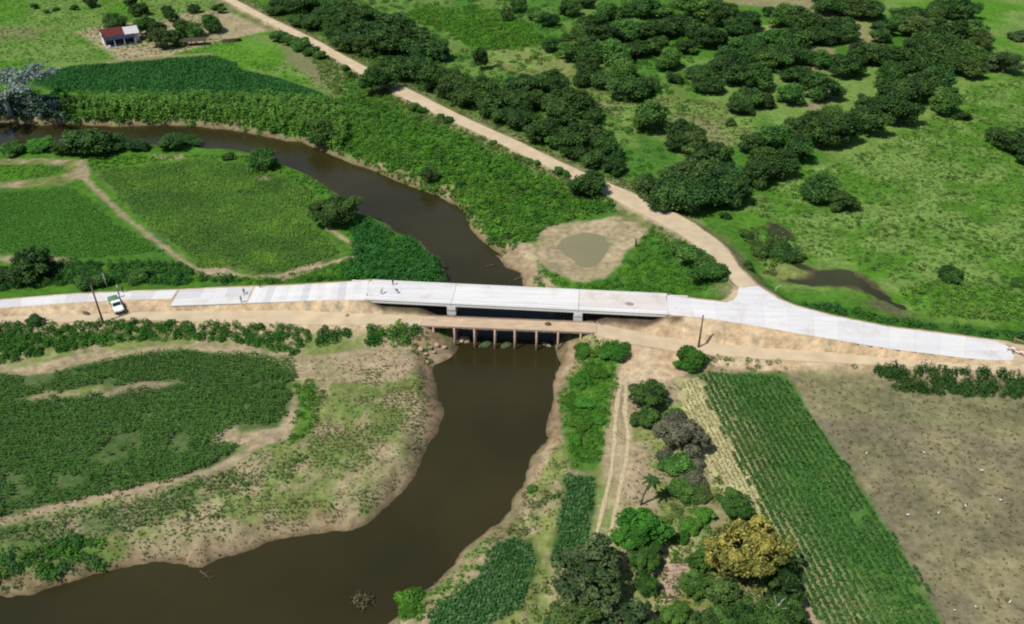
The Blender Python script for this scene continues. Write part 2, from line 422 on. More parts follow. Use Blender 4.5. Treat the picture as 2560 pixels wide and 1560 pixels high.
Z = np.where(sd_pond < 8, np.minimum(Z, -.6 + np.clip(sd_pond + (fbm(X, Y, 4, 23) - .5) * 3.5 + .9, -3, 8) * .09), Z)
for mp in MARSH:
    d = sdf(mp, X, Y, 20)
    Z = np.where(d < 4, np.minimum(Z, -.1 + np.clip(d + (fbm(X, Y, 5, 29) - .35) * 5, -3, 4) * .09), Z)
# bare flats keep the base gentle; roads on their banks
def bank(Z, d, zr, slope, flat=.5):
    e = zr - .06 - np.maximum(0, d - flat) / slope
    return np.where(d < 30, np.maximum(Z, e + (fbm(X, Y, 4, 33) - .5) * .25 * sstep(.6, 2, d)), Z)
sd_main = np.minimum.reduce([sdf(f, X, Y, 35) for f in FOOT_MAIN])
sd_sec = sdf(FOOT_SEC, X, Y, 35)
sd_temp = np.minimum.reduce([sdf(f, X, Y, 35) for f in FOOT_TEMP])
Z = bank(Z, sd_temp, ztemp(X), 1.5, 1.0)
Z = bank(Z, sd_sec, zsec(Y), 1.6, .6)
Z = bank(Z, sd_main, zmain(X), 1.7, .6)
for fp_, zr_ in (([(1515, 752), (1672, 762), (1676, 800), (1515, 792)], 3.0), ([(915, 715), (1050, 725), (1050, 768), (915, 766)], 3.1)):
    Z = bank(Z, sdf(PP(fp_, zr_), X, Y, 35), zr_, 1.6, .2)
inT = sd_temp < .3
Z = np.where(inT, ztemp(X) - .06, Z)
Z = np.where(sd_main < .3, zmain(X) - .06, Z)
Z = np.where((sd_sec < .2) & (sd_main > .3), zsec(Y) - .06, Z)
sd_road = np.minimum(np.minimum(sd_main, sd_sec), sd_temp)

def gsample(G, x, y):
    ix = np.clip(np.searchsorted(gx, x) - 1, 0, len(gx) - 2); iy = np.clip(np.searchsorted(gy, y) - 1, 0, len(gy) - 2)
    fx = np.clip((x - gx[ix]) / (gx[ix + 1] - gx[ix]), 0, 1); fy = np.clip((y - gy[iy]) / (gy[iy + 1] - gy[iy]), 0, 1)
    return (G[iy, ix] * (1 - fx) + G[iy, ix + 1] * fx) * (1 - fy) + (G[iy + 1, ix] * (1 - fx) + G[iy + 1, ix + 1] * fx) * fy
def zg(x, y): return gsample(Z, np.asarray(x, float), np.asarray(y, float))
def PG(px, py, dz=0.0):
    """place on the terrain seen at a picture point"""
    z = 0.0
    for _ in range(10):
        q = P(px, py, z + dz); z = float(zg(q[0], q[1]))
    q = P(px, py, z + dz); return np.array((q[0], q[1], z))

# ground cover colours (true colours of soil and sward)
G_BRIGHT = np.array((.066, .172, .015)); G_LIGHT = np.array((.132, .215, .048)); G_MID = np.array((.048, .130, .018)); G_DARK = np.array((.026, .075, .016))
SOIL = np.array((.415, .325, .208)); DRY = np.array((.295, .25, .145)); STRAW = np.array((.37, .34, .17)); BROWN = np.array((.162, .145, .088)); PINK = np.array((.36, .26, .19))
CROPSOIL = np.array((.06, .10, .03)); MARSHG = np.array((.140, .222, .052)); OLIVE = np.array((.14, .165, .05))
MUD = np.array((.22, .15, .085))
C = np.empty(X.shape + (3,))
n1 = fbm(X, Y, 30, 51)[..., None]; n2 = fbm(X, Y, 7, 61)[..., None]
C[:] = G_MID * (1 - n1) + G_BRIGHT * n1
C = C * (.75 + .5 * n2)
def paint(poly, col, soft=1.0, amp=1.5, op=1.0, nsc=4.0, alt=None, altsc=8.0, thr=(.4, .6), z=0.0, geo=False):
    global C
    pl = np.asarray(poly, float) if geo else PP(poly, z)
    d = sdf(pl, X, Y, 15) + (fbm(X, Y, nsc, int(abs(pl[0, 0] * 7)) % 97) - .5) * 2 * amp
    m = (1 - sstep(-soft, soft, d)) * op
    c = np.broadcast_to(np.asarray(col), C.shape)
    if alt is not None:
        k = sstep(thr[0], thr[1], fbm(X, Y, altsc, int(abs(pl[0, 1] * 5)) % 89, 5))[..., None]
        c = c * (1 - k) + np.asarray(alt) * k
    C = C * (1 - m[..., None]) + c * m[..., None]
def paint_line(pts, col, w, soft=.5, amp=.6, op=1.0):
    global C
    d = linedist(PP(pts), X, Y) - w / 2 + (fbm(X, Y, 2.5, 5) - .5) * 2 * amp
    m = (1 - sstep(-soft, soft, d)) * op
    C = C * (1 - m[..., None]) + col * m[..., None]

# far left: pasture round the farmhouse
paint([(-200, -120), (560, -120), (560, 20), (690, 80), (870, 210), (860, 245), (640, 175), (520, 138), (330, 150), (90, 175), (-200, 190)], G_BRIGHT * 1.05, 2, 2, 1, 10, G_LIGHT * .95, 18)
paint([(-60, 60), (110, 70), (90, 100), (-60, 110)], DRY * .6, 3, 3, .5)
paint([(700, 95), (860, 190), (850, 235), (780, 200), (720, 150)], DRY * .62, 3, 3, .75)
paint([(520, 125), (620, 100), (700, 115), (640, 150), (600, 160)], G_BRIGHT * 1.25, 2, 2, .8)
paint([(195, 78), (240, 66), (420, 48), (440, 34), (560, 26), (640, 56), (690, 66), (660, 80), (560, 102), (470, 125), (420, 140), (300, 150), (258, 122), (220, 100)], DRY, 1.2, 1.5, .95, 5, SOIL * .8, 5)
paint([(90, 178), (300, 150), (520, 132), (540, 137), (300, 157), (110, 184)], STRAW * .6, 1, .8, .8)
paint([(620, 172), (650, 180), (860, 246), (840, 250), (640, 190)], STRAW * .6, 1, .8, .7)
paint([(85, 195), (120, 175), (200, 162), (350, 152), (520, 139), (570, 150), (610, 176), (640, 182), (700, 196), (800, 230), (825, 246), (700, 242), (500, 240), (250, 234), (140, 228), (85, 215)], G_DARK * .9, .8, .6)
# scrub along the far bank
paint([(-200, 225), (140, 232), (500, 240), (830, 246), (960, 260), (1150, 330), (1350, 415), (1560, 500), (1560, 540), (1400, 556), (1330, 610), (1260, 622), (1160, 525), (1000, 440), (850, 375), (700, 335), (480, 300), (-200, 290)], G_MID * 1.1, 2, 2, .95, 6, G_BRIGHT, 10)
paint([(860, 360), (1000, 330), (1200, 400), (1400, 470), (1530, 500), (1400, 550), (1320, 580), (1180, 510), (1000, 430)], G_BRIGHT * .95, 3, 3, .7, 6)
# forest floor and clearings beyond the road
paint([(620, -100), (1500, -100), (1720, 200), (1720, 500), (1560, 440), (1200, 290), (900, 130)], G_MID * 1.1, 4, 4, .9, 8, G_LIGHT * .85, 12)
paint([(1020, 20), (1130, 20), (1260, 30), (1330, 70), (1370, 110), (1300, 125), (1180, 125), (1120, 80), (1030, 50)], G_BRIGHT * 1.25, 3, 2, .95, 6, G_BRIGHT * .85, 8)
paint([(1200, 125), (1370, 112), (1430, 140), (1460, 190), (1520, 230), (1480, 250), (1380, 200), (1250, 175)], G_LIGHT * 1.15, 3, 3, .95, 6, OLIVE * 1.2, 8)
paint([(1440, 200), (1640, 240), (1760, 250), (1900, 290), (1880, 360), (1760, 380), (1600, 330), (1500, 270)], G_LIGHT * 1.05, 3, 3, .95, 8, OLIVE, 9)
paint([(1470, 250), (1560, 262), (1540, 285), (1480, 275)], DRY * .65, 2, 2, .6)
paint([(1730, 300), (1800, 310), (1840, 360), (1780, 370)], DRY * .7, 2, 3, .6)
paint([(1700, 150), (2560, 130), (2760, 300), (2700, 620), (2200, 470), (1900, 290), (1760, 250)], G_LIGHT, 4, 3, .9, 9, MARSHG, 9)
paint([(1780, -60), (2020, -60), (2200, 60), (2200, 130), (2120, 110), (2080, 60), (1950, 20), (1800, 8)], OLIVE * 1.35, 3, 2, .95, 6, DRY * .8, 7)
paint([(2180, -60), (2760, -60), (2760, 200), (2500, 140), (2430, 60), (2220, 50)], G_LIGHT * 1.0, 3, 3, .95, 10, G_BRIGHT * 1.1, 14)
paint([(1880, 65), (1950, 60), (1940, 85), (1830, 95)], OLIVE * 1.6, 1.5, 1.5, .9)
paint([(2010, 115), (2090, 120), (2080, 180), (2020, 175)], DRY * .8, 1.5, 1.5, .8)
paint([(1960, 260), (2080, 190), (2110, 240), (2040, 290)], G_LIGHT * 1.1, 1.5, 2, .9, 6, DRY * .8, 6)
# marsh meadow
paint([(1840, 520), (1960, 440), (2120, 390), (2300, 300), (2420, 200), (2800, 120), (2800, 850), (2540, 835), (2300, 790), (2100, 740), (1960, 720), (1900, 640)], MARSHG, 3, 3, 1, 8, G_BRIGHT * .95, 7, (.35, .7))
paint([(2230, 730), (2330, 700), (2560, 730), (2560, 790), (2360, 790)], G_BRIGHT * 1.15, 3, 2, .8)
paint([(1920, 655), (2010, 665), (2030, 690), (1960, 705), (1900, 690)], OLIVE * 1.2, 1.5, 1.5, .9)
for mp in MARSH: paint(mp, np.array((.07, .055, .03)), 1.2, .8, 1, geo=True)
paint([(2180, 740), (2230, 765), (2300, 800), (2240, 790), (2160, 760)], np.array((.10, .085, .05)), 2, 1.5, .9)
paint([(2415, 770), (2500, 775), (2500, 792), (2420, 788)], np.array((.14, .12, .05)), 2, 1.5, .6)
paint([(1960, 745), (2100, 765), (2300, 810), (2560, 820), (2760, 830), (2760, 870), (2540, 858), (2240, 815), (2080, 786), (1980, 760)], G_MID * .85, 1.5, 1.5, .95)
# triangle between the roads, pond and worn ground
paint([(1320, 720), (1340, 600), (1560, 500), (1700, 580), (1830, 700), (1830, 745), (1660, 740)], G_MID * 1.1, 1, 1, .9, 5, G_BRIGHT, 6)
paint([(1338, 640), (1345, 592), (1370, 562), (1430, 553), (1500, 550), (1540, 543), (1592, 548), (1622, 570), (1602, 602), (1562, 632), (1550, 664), (1510, 692), (1462, 706), (1402, 692), (1358, 662)], SOIL * .88, 1.0, 1.2, .95, 4, DRY, 5)
paint([(1255, 590), (1290, 608), (1335, 608), (1342, 650), (1360, 690), (1400, 720), (1290, 722), (1300, 690), (1262, 650)], SOIL * .92, .8, .8, .95, 3, SOIL * .75, 3)
# left bank fields
paint([(-200, 385), (250, 395), (640, 385), (850, 470), (920, 545), (1110, 640), (1120, 720), (600, 720), (-200, 740)], G_BRIGHT * .9, 1.5, 1.5, .95, 6, G_MID, 8)
paint([(-200, 480), (180, 466), (305, 560), (416, 632), (180, 655), (-200, 625)], G_MID * 1.05, 1, 1, .95)
paint([(230, 430), (500, 392), (640, 412), (780, 470), (775, 570), (850, 620), (860, 640), (700, 692), (520, 684), (430, 612), (330, 532)], CROPSOIL, 1, 1, .9, 5, np.array((.10, .17, .035)), 9)
paint([(-200, 395), (150, 397), (215, 400), (225, 440), (150, 462), (-200, 480), (-200, 462), (60, 452), (165, 432), (150, 413), (-200, 410)], SOIL * .72, .8, 1.0, .92, 4, OLIVE, 5)
paint_line([(205, 440), (310, 540), (430, 632), (500, 682)], SOIL * .72, 1.6, .6, .7, .85)
paint_line([(500, 682), (560, 690), (680, 692)], SOIL * .8, 1.4, .6, .9, .8)
paint([(490, 672), (560, 668), (600, 690), (560, 700), (510, 690)], SOIL * .85, .7, .8, .9)
paint([(690, 690), (745, 668), (800, 655), (805, 670), (750, 690), (700, 702)], SOIL * .8, .7, .8, .85)
paint_line([(745, 680), (895, 640), (880, 610), (850, 590), (822, 572)], SOIL * .85, 1.3, .6, .6, .85)
paint([(-200, 620), (180, 645), (180, 665), (-200, 640)], SOIL * .8, 1, 1.2, .75, 4, OLIVE, 4)
paint([(640, 438), (670, 440), (678, 455), (650, 452)], SOIL * .85, .6, .6, .9)
paint([(380, 388), (470, 390), (450, 400), (390, 398)], SOIL * .75, .8, .8, .6)
# land south of the road, left
paint([(-200, 800), (600, 800), (1050, 830), (1080, 900), (1100, 1010), (1090, 1100), (1040, 1200), (900, 1310), (700, 1360), (500, 1430), (300, 1430), (-200, 1540)], DRY, 1, .8, 1, 5, DRY * np.array((.52, .78, .40)), 5, (.36, .60))
paint([(-200, 925), (60, 915), (240, 880), (420, 862), (600, 872), (760, 890), (1040, 860), (1050, 920), (950, 960), (740, 950), (600, 885), (420, 872), (250, 905), (130, 930), (60, 970), (-200, 960)], SOIL * .80, 1, 1, .9, 4, DRY * .9, 5)
paint([(-200, 920), (60, 938), (130, 932), (330, 890), (450, 876), (600, 890), (700, 910), (742, 940), (730, 985), (720, 1035), (700, 1068), (560, 1090), (605, 1112), (560, 1160), (430, 1210), (300, 1240), (150, 1268), (-200, 1340)], CROPSOIL * 1.1, .6, 1.2, .95)
paint([(40, 1004), (130, 982), (240, 962), (300, 966), (235, 984), (120, 1000)], OLIVE * 1.2, .8, 1.5, .85, 3, SOIL * .7, 4)
paint([(250, 985), (330, 955), (450, 955), (380, 978), (260, 992)], SOIL * .7, .6, .8, .85)
paint([(535, 1085), (560, 1070), (590, 1070), (600, 1088), (700, 1070), (720, 1030), (742, 1000), (755, 1030), (720, 1100), (640, 1120), (560, 1108), (530, 1110)], SOIL * .82, .5, .5, .95)
paint_line([(-100, 1320), (60, 1290), (200, 1256), (420, 1206), (530, 1178), (620, 1128), (690, 1086)], SOIL * .78, 2.0, .5, .5, .92)
paint([(740, 960), (790, 960), (800, 1020), (770, 1090), (730, 1110), (745, 1030)], G_BRIGHT * .9, 1, 1.2, .85)
paint([(-200, 1340), (150, 1290), (430, 1220), (560, 1180), (600, 1210), (430, 1290), (300, 1340), (200, 1350), (-200, 1410)], CROPSOIL * 1.2, 1.5, 1.5, .8, 4, DRY * .8, 4)
paint([(-200, 1410), (120, 1340), (320, 1360), (300, 1400), (150, 1430), (-200, 1480)], G_MID, 1.5, 2.2, .7, 3, OLIVE, 4)
for q in ([(880, 1230), (950, 1180), (985, 1195), (930, 1250), (900, 1262)], [(930, 1060), (1000, 1030), (1020, 1080), (950, 1110)], [(800, 1120), (860, 1110), (880, 1160), (820, 1180)], [(850, 1000), (930, 985), (950, 1030), (880, 1050)]):
    paint(q, G_MID * 1.2, 2.5, 3, .5, 3, OLIVE, 3)
paint([(1040, 870), (1090, 880), (1085, 900), (1075, 950), (1110, 1050), (1100, 1100), (1070, 1090), (1060, 980)], MUD * 1.1, .6, .8, .8)
# land south of the road, right of the river
paint([(1400, 850), (1560, 840), (1760, 900), (1760, 960), (1700, 1100), (1760, 1300), (1700, 1700), (800, 1700), (960, 1570), (1100, 1450), (1280, 1290), (1320, 1190), (1375, 1080), (1385, 960)], OLIVE * 1.3, 1, .8, 1, 4, DRY * .95, 4, (.4, .6))
paint([(1735, 1000), (1790, 1215), (1860, 1200), (1960, 1400), (2070, 1580), (2060, 1720), (1700, 1720), (1690, 1300)], OLIVE * 1.15, 1, 1.5, 1, 4, STRAW * .62, 4, (.42, .62))
paint([(1385, 850), (1440, 860), (1460, 900), (1425, 940), (1410, 980), (1400, 1060), (1400, 1110), (1340, 1200), (1310, 1200), (1372, 1080), (1375, 960), (1395, 900)], SOIL * .85, .6, .7, .95, 3, MUD * 1.3, 3)
paint([(1395, 960), (1440, 930), (1500, 860), (1560, 850), (1550, 900), (1530, 980), (1530, 1060), (1510, 1130), (1490, 1180), (1430, 1180), (1400, 1060)], G_BRIGHT, 1, .8, .95, 4, G_MID, 5)
paint([(1560, 850), (1720, 880), (1740, 930), (1700, 960), (1690, 920), (1690, 1000), (1640, 1000), (1600, 1020), (1570, 1100), (1620, 1150), (1640, 1230), (1650, 1290), (1600, 1300), (1560, 1260), (1540, 1350), (1500, 1420), (1440, 1410), (1490, 1280), (1510, 1150), (1520, 1040), (1535, 960)], SOIL * .80, .8, 1.0, .9, 4, SOIL * .68, 5)
paint([(1560, 1240), (1640, 1290), (1600, 1310), (1540, 1290)], OLIVE * 1.1, 1, 1, .6)
paint([(1470, 1220), (1530, 1200), (1545, 1280), (1520, 1400), (1480, 1410), (1440, 1400), (1480, 1300)], STRAW * .75, 1, .8, .8, 3, G_LIGHT, 4)
# paint_line([(1558, 950), (1540, 1020), (1536, 1100), (1528, 1180), (1500, 1300), (1472, 1420)], STRAW * 1.15, .55, .25, .15, .95)
# paint_line([(1562, 960), (1562, 1030), (1572, 1100), (1564, 1160), (1548, 1230), (1528, 1320), (1500, 1420)], STRAW * 1.15, .55, .25, .15, .95)
paint_line([(1568, 1000), (1576, 1090), (1580, 1150), (1566, 1230)], SOIL, .6, .3, .2, .8)
for q in ([(1405, 1190), (1490, 1190), (1485, 1280), (1460, 1380), (1400, 1420), (1370, 1400), (1400, 1300)], [(1240, 1350), (1330, 1345), (1350, 1400), (1320, 1500), (1200, 1580), (1060, 1600), (1080, 1520), (1200, 1440)]):
    paint(q, G_DARK * 1.1, .8, .8, .95)
paint([(1360, 1420), (1420, 1440), (1400, 1600), (1250, 1700), (1300, 1560)], G_LIGHT * .9, 1.5, 1.5, .8, 4, STRAW * .8, 4)
paint([(1640, 1290), (1760, 1300), (1780, 1360), (1700, 1400), (1640, 1380)], G_LIGHT, 1.2, 1.2, .9, 4, STRAW * .8, 4)
paint([(1640, 1350), (1700, 1340), (1700, 1400), (1650, 1410)], STRAW * .9, .7, .8, .8)
paint([(1655, 1410), (1718, 1412), (1710, 1470), (1690, 1500), (1645, 1500), (1650, 1450)], PINK, .5, .4, .95)
paint([(1615, 1500), (1740, 1500), (1740, 1620), (1600, 1620)], np.array((.17, .20, .04)), 1.2, 1, .9, 4, STRAW * .8, 4)
# striped crop field and brown stubble
paint([(1700, 905), (2100, 890), (2800, 930), (2900, 1700), (2000, 1700), (1960, 1500), (1850, 1240), (1760, 1020)], BROWN, 1.5, 1, 1, 6, BROWN * np.array((1.3, 1.3, 1.15)), 7, (.4, .62))
paint([(2000, 925), (2200, 960), (2560, 1000), (2800, 1010), (2800, 1100), (2300, 1060), (2080, 1030)], BROWN * np.array((1.15, 1.3, 1.0)), 3, 2.5, .7)
for q in ([(2160, 1090), (2260, 1120), (2240, 1160), (2150, 1150)], [(2250, 1180), (2360, 1280), (2350, 1310), (2270, 1230)], [(2350, 1350), (2450, 1340), (2420, 1400)], [(2100, 930), (2140, 960), (2260, 1010), (2300, 1040), (2230, 1040)], [(2400, 1000), (2560, 1020), (2560, 1060), (2440, 1045)]):
    paint(q, BROWN * np.array((.75, .85, .72)), 3, 2.5, .65)
paint([(1728, 940), (1770, 932), (1960, 932), (1985, 960), (2030, 1040), (2130, 1180), (2260, 1380), (2380, 1600), (2420, 1700), (2120, 1700), (2060, 1560), (1960, 1400), (1850, 1200), (1780, 1040)], np.array((.055, .135, .024)), .6, .5, 1, 4, np.array((.085, .15, .035)), 9, (.4, .65))
paint([(1728, 940), (1800, 936), (1880, 1060), (1990, 1250), (2150, 1480), (2260, 1700), (2120, 1700), (2060, 1560), (1960, 1400), (1850, 1200), (1780, 1040)], STRAW * .62, 2.5, 2.0, .85, 5, np.array((.12, .16, .05)), 8)
paint([(1690, 950), (1750, 945), (1812, 1050), (1885, 1200), (1950, 1330), (1925, 1345), (1800, 1235), (1780, 1210), (1725, 1080)], STRAW * 1.05, .8, .6, .95)
paint([(1960, 1440), (2010, 1470), (2070, 1600), (2000, 1600), (1960, 1500)], SOIL * .7, .6, .6, .9)
paint([(1700, 890), (1960, 895), (2090, 905), (2180, 920), (1990, 930), (1880, 925), (1740, 935)], SOIL * .72, .8, 1, .9, 3, OLIVE, 3, (.5, .65))
# earthworks of the road: bare soil on every bank and verge
nb = fbm(X, Y, 5, 77)
mverge = 1 - sstep(1.8, 3.2, sd_main + (nb - .5) * 2)
southside = 1 - sstep(-1.5, 1.0, np.where(sd_temp < 100, sd_temp, 100) - 2.0 + (nb - .5) * 2.4)
em = np.maximum(mverge, southside)
# everything between the concrete and the dirt road is bare fill
FILL = PP([(-150, 775), (420, 765), (900, 752), (940, 775), (1080, 800), (1050, 822), (860, 826), (700, 815), (420, 802), (200, 800), (-150, 815)], 2.0)
FILL2 = PP([(1480, 800), (1665, 800), (1700, 788), (1950, 828), (2250, 872), (2540, 905), (2700, 910), (2700, 938), (2400, 932), (2150, 918), (2000, 915), (1900, 918), (1760, 900), (1700, 930), (1600, 960), (1545, 950), (1560, 890), (1500, 850)], 1.2)
for fpoly in (FILL, FILL2):
    em = np.maximum(em, 1 - sstep(-.6, .6, sdf(fpoly, X, Y, 12) + (nb - .5) * 1.6))
k = sstep(.4, .65, fbm(X, Y, 6, 81))[..., None]
soilc = SOIL * 1.12 * (1 - k) + SOIL * np.array((1.05, .99, .94)) * k
C = C * (1 - em[..., None]) + soilc * em[..., None]
mo = (1 - sstep(3.0, 6.5, sd_sec + (nb - .5) * 5)) * (sd_main > 1.5) * .85
kv = sstep(.35, .65, fbm(X, Y, 5, 83))[..., None]
C = C * (1 - mo[..., None]) + (OLIVE * .75 * (1 - kv) + (DRY * .55 + G_MID * .3) * kv) * mo[..., None]
ms = (1 - sstep(.2, 1.2, sd_sec + (nb - .5) * 1.6)) * (sd_main > .5)
C = C * (1 - ms[..., None]) + SOIL * .9 * ms[..., None]
# cement washed down the slope
for q in ([(752, 758), (764, 762), (776, 778), (786, 786), (776, 792), (768, 780), (758, 766)], [(772, 760), (800, 748), (820, 748), (800, 756), (780, 768)], [(826, 756), (845, 770), (862, 784), (872, 788), (864, 793), (850, 784), (838, 770)]):
    paint(PP(q, 2.6), np.array((.22, .215, .19)), .25, .15, .85, 1.0, geo=True)
# river banks: damp mud near the waterline
mb = 1 - sstep(.35, .75, rn / bank_w + (fbm(X, Y, 5, 91) - .5) * 1.2)
mb = mb * (sd_riv < 50)
bsoil = (SOIL * .66) * (1 - n2) + MUD * .9 * n2
C = C * (1 - (.8 * mb)[..., None]) + bsoil * (.8 * mb)[..., None]
mw = (1 - sstep(0, .16, rn / bank_w)) * (sd_riv < 50)
C = C * (1 - (.7 * mw)[..., None]) + np.array((.10, .075, .04)) * (.7 * mw)[..., None]

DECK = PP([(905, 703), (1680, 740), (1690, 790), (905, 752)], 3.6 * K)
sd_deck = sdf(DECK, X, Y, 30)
mshade = (1 - sstep(-.5, 2.0, sd_deck + (nb - .5) * 2)) * (sd_main > .5)
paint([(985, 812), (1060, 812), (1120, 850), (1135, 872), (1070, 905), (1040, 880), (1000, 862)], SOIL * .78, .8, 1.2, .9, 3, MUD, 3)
C = C * (1 - mshade[..., None]) + np.array((.085, .065, .045)) * mshade[..., None]  # shade under the bridge deck painted into the ground colour
ny, nx = X.shape
V = np.stack([X.ravel(), Y.ravel(), Z.ravel()], 1)
idx = np.arange(nx * ny).reshape(ny, nx)
F = np.stack([idx[:-1, :-1].ravel(), idx[:-1, 1:].ravel(), idx[1:, 1:].ravel(), idx[1:, :-1].ravel()], 1)
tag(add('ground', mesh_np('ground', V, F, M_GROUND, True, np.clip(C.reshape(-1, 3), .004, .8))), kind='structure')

# ------------------------------------------------------------------ water sheets
def sheet(name, poly, z, mat, kind='structure'):
    bm = bmesh.new()
    f = bm.faces.new([bm.verts.new((p[0], p[1], z)) for p in poly])
    bmesh.ops.recalc_face_normals(bm, faces=[f])
    if f.normal.z < 0: f.normal_flip()
    bmesh.ops.triangulate(bm, faces=[f])
    me = bpy.data.meshes.new(name); bm.to_mesh(me); bm.free(); me.materials.append(mat)
    return tag(add(name, me), kind=kind)
# the river lies in its bed: a little wider than the outline, cut by the banks
def grow(poly, d):
    p = np.asarray(poly); a = np.roll(p, 1, 0); b = np.roll(p, -1, 0)
    tn = b - a; tn /= np.linalg.norm(tn, axis=1)[:, None] + 1e-9
    nrm = np.stack([tn[:, 1], -tn[:, 0]], 1)
    area = .5 * np.sum(p[:, 0] * np.roll(p[:, 1], -1) - np.roll(p[:, 0], -1) * p[:, 1])
    return p + nrm * d * (1 if area > 0 else -1)
sheet('river', grow(RIVER, 1.6), W_Z, M_WATER)
sheet('pond', grow(POND, 1.7), -.6 + .02, M_POND)
for mp in MARSH: sheet('marsh_pool', grow(mp, 1.0), -.1 + .02, M_MARSH)

# ------------------------------------------------------------------ road sheets
def strip(name, A, B, mat, nl=60, nw=4, zf=None, key=0, thick=0.0, lift=0.0):
    a = resample(A, nl); b = resample(B, nl)
    T = np.linspace(0, 1, nw)[None, :, None]
    G = a[:, None, :] * (1 - T) + b[:, None, :] * T
    if zf is not None: G[..., 2] = zf(G[..., key])
    G[..., 2] += lift
    v = G.reshape(-1, 3); ii = np.arange(nl * nw).reshape(nl, nw)
    f = np.stack([ii[:-1, :-1].ravel(), ii[1:, :-1].ravel(), ii[1:, 1:].ravel(), ii[:-1, 1:].ravel()], 1)
    e1 = a[1] - a[0]; e2 = b[0] - a[0]
    if e1[0] * e2[1] - e1[1] * e2[0] < 0: f = f[:, ::-1]
    if thick:
        loop = np.concatenate([ii[:, 0], ii[-1, 1:], ii[::-1, -1][1:], ii[0, ::-1][1:-1]])
        low = v[loop].copy(); low[:, 2] -= thick
        n0 = len(v); m = len(loop); v = np.concatenate([v, low])
        k0 = np.arange(m); k1 = (k0 + 1) % m
        f = np.concatenate([f, np.stack([loop[k0], n0 + k0, n0 + k1, loop[k1]], 1)])
    return mesh_np(name, v, f, mat)
road = empty('concrete_road', (0, 0, 0)); tag(road, kind='structure')
def slabs(A, B, n, mats, gap=.004, zf=zmain):
    a = resample(A, n + 1); b = resample(B, n + 1)
    for i in range(n):
        m = mats[i % len(mats)] if not callable(mats) else mats(i)
        A2 = np.array([a[i] + (a[i + 1] - a[i]) * gap, a[i + 1]]); B2 = np.array([b[i] + (b[i + 1] - b[i]) * gap, b[i + 1]])
        add('slab', strip('slab', A2, B2, m, 5, 3, zf, 0, .22), road)
# old single lane on the left, then two lanes
seg = lambda A, i, j: A[i:j]
half = resample(ML_far, 200)
xs = half[:, 0]
cut = ML_near2[0, 0]; cut2 = PF(620, 750, zmain)[0]
far1 = half[xs < cut]; far2 = half[(xs >= cut) & (xs < cut2)]; far3 = half[xs >= cut2]
slabs(far1, ML_near, 10, [M_CONC, M_CONC, M_CONC2])
mid = resample(ML_mid2, 200); near2 = resample(ML_near2, 200)
mid_a = mid[mid[:, 0] < cut2]; mid_b = mid[mid[:, 0] >= cut2]
nr_a = near2[near2[:, 0] < cut2]; nr_b = near2[near2[:, 0] >= cut2]
slabs(far2, mid_a, 3, [M_CONC2, M_CONC])
slabs(mid_a + np.array((0, -.012, 0)), nr_a, 3, [M_CONC])
# curing panels laid askew before the bridge
sk = lambda A, s: A + np.array((s, 0, 0))
slabs(far3, nr_b, 16, [M_CONCW, M_CONC, M_CONC2, M_CONCW, M_CONC])
slabs(MR_far, MR_near, 14, [M_CONC, M_CONCW, M_CONC, M_CONC, M_CONCW])
bm = bmesh.new(); f = bm.faces.new([bm.verts.new((p[0], p[1], float(zmain(p[0])) + .004)) for p in FLARE])
bmesh.ops.recalc_face_normals(bm, faces=[f])
if f.normal.z < 0: f.normal_flip()
me = bpy.data.meshes.new('junction_slab'); bmesh.ops.triangulate(bm, faces=bm.faces[:]); bm.to_mesh(me); bm.free(); me.materials.append(M_CONC); add('junction_slab', me, road)

tag(add('dirt_road', strip('dirt_road', SEC_L, SEC_R, M_DIRT2, 260, 7, zsec, 1)), kind='structure')
tag(add('dirt_detour', strip('dirt_detour', TL_far, TL_near, M_DIRT2, 140, 7, ztemp)), kind='structure')
tag(add('dirt_detour', strip('dirt_detour', TR_far, TR_near, M_DIRT2, 140, 7, ztemp)), kind='structure')
tag(add('dirt_detour', strip('dirt_detour', TE_far, TE_near, M_DIRT, 30, 5, zmain)), kind='structure')

def ribbon(name, pts, w0, mat, lift=.07, n=120):
    c_ = resample(PP(pts), n); d_ = np.gradient(c_, axis=0); d_ /= np.linalg.norm(d_, axis=1)[:, None]; nn_ = np.stack([-d_[:, 1], d_[:, 0]], 1)
    wv_ = w0 * (.6 + .8 * vnoise(np.arange(n) * 1.0, np.zeros(n), 4, 8))[:, None]
    A_, B_ = c_ + nn_ * wv_ / 2, c_ - nn_ * wv_ / 2
    vv_ = np.concatenate([np.c_[A_, zg(A_[:, 0], A_[:, 1]) + lift], np.c_[c_, zg(c_[:, 0], c_[:, 1]) + lift], np.c_[B_, zg(B_[:, 0], B_[:, 1]) + lift]])
    i0 = np.arange(n - 1); f_ = np.concatenate([np.stack([i0 + n, i0 + n + 1, i0 + 1, i0], 1), np.stack([i0 + 2 * n, i0 + 2 * n + 1, i0 + n + 1, i0 + n], 1)])
    return tag(add(name, mesh_np(name, vv_, f_, mat)), kind='structure')
M_RUT = mat_plain('worn_track', (.44, .37, .22), 1.0, .2, 1.2, .2, spec=.05)
ribbon('wheel_track', [(1556, 935), (1545, 990), (1538, 1060), (1536, 1110), (1528, 1180), (1510, 1260), (1488, 1350), (1472, 1425)], .75, M_RUT)
ribbon('wheel_track', [(1566, 950), (1562, 1030), (1571, 1090), (1566, 1150), (1550, 1220), (1532, 1310), (1512, 1380), (1502, 1425)], .75, M_RUT)
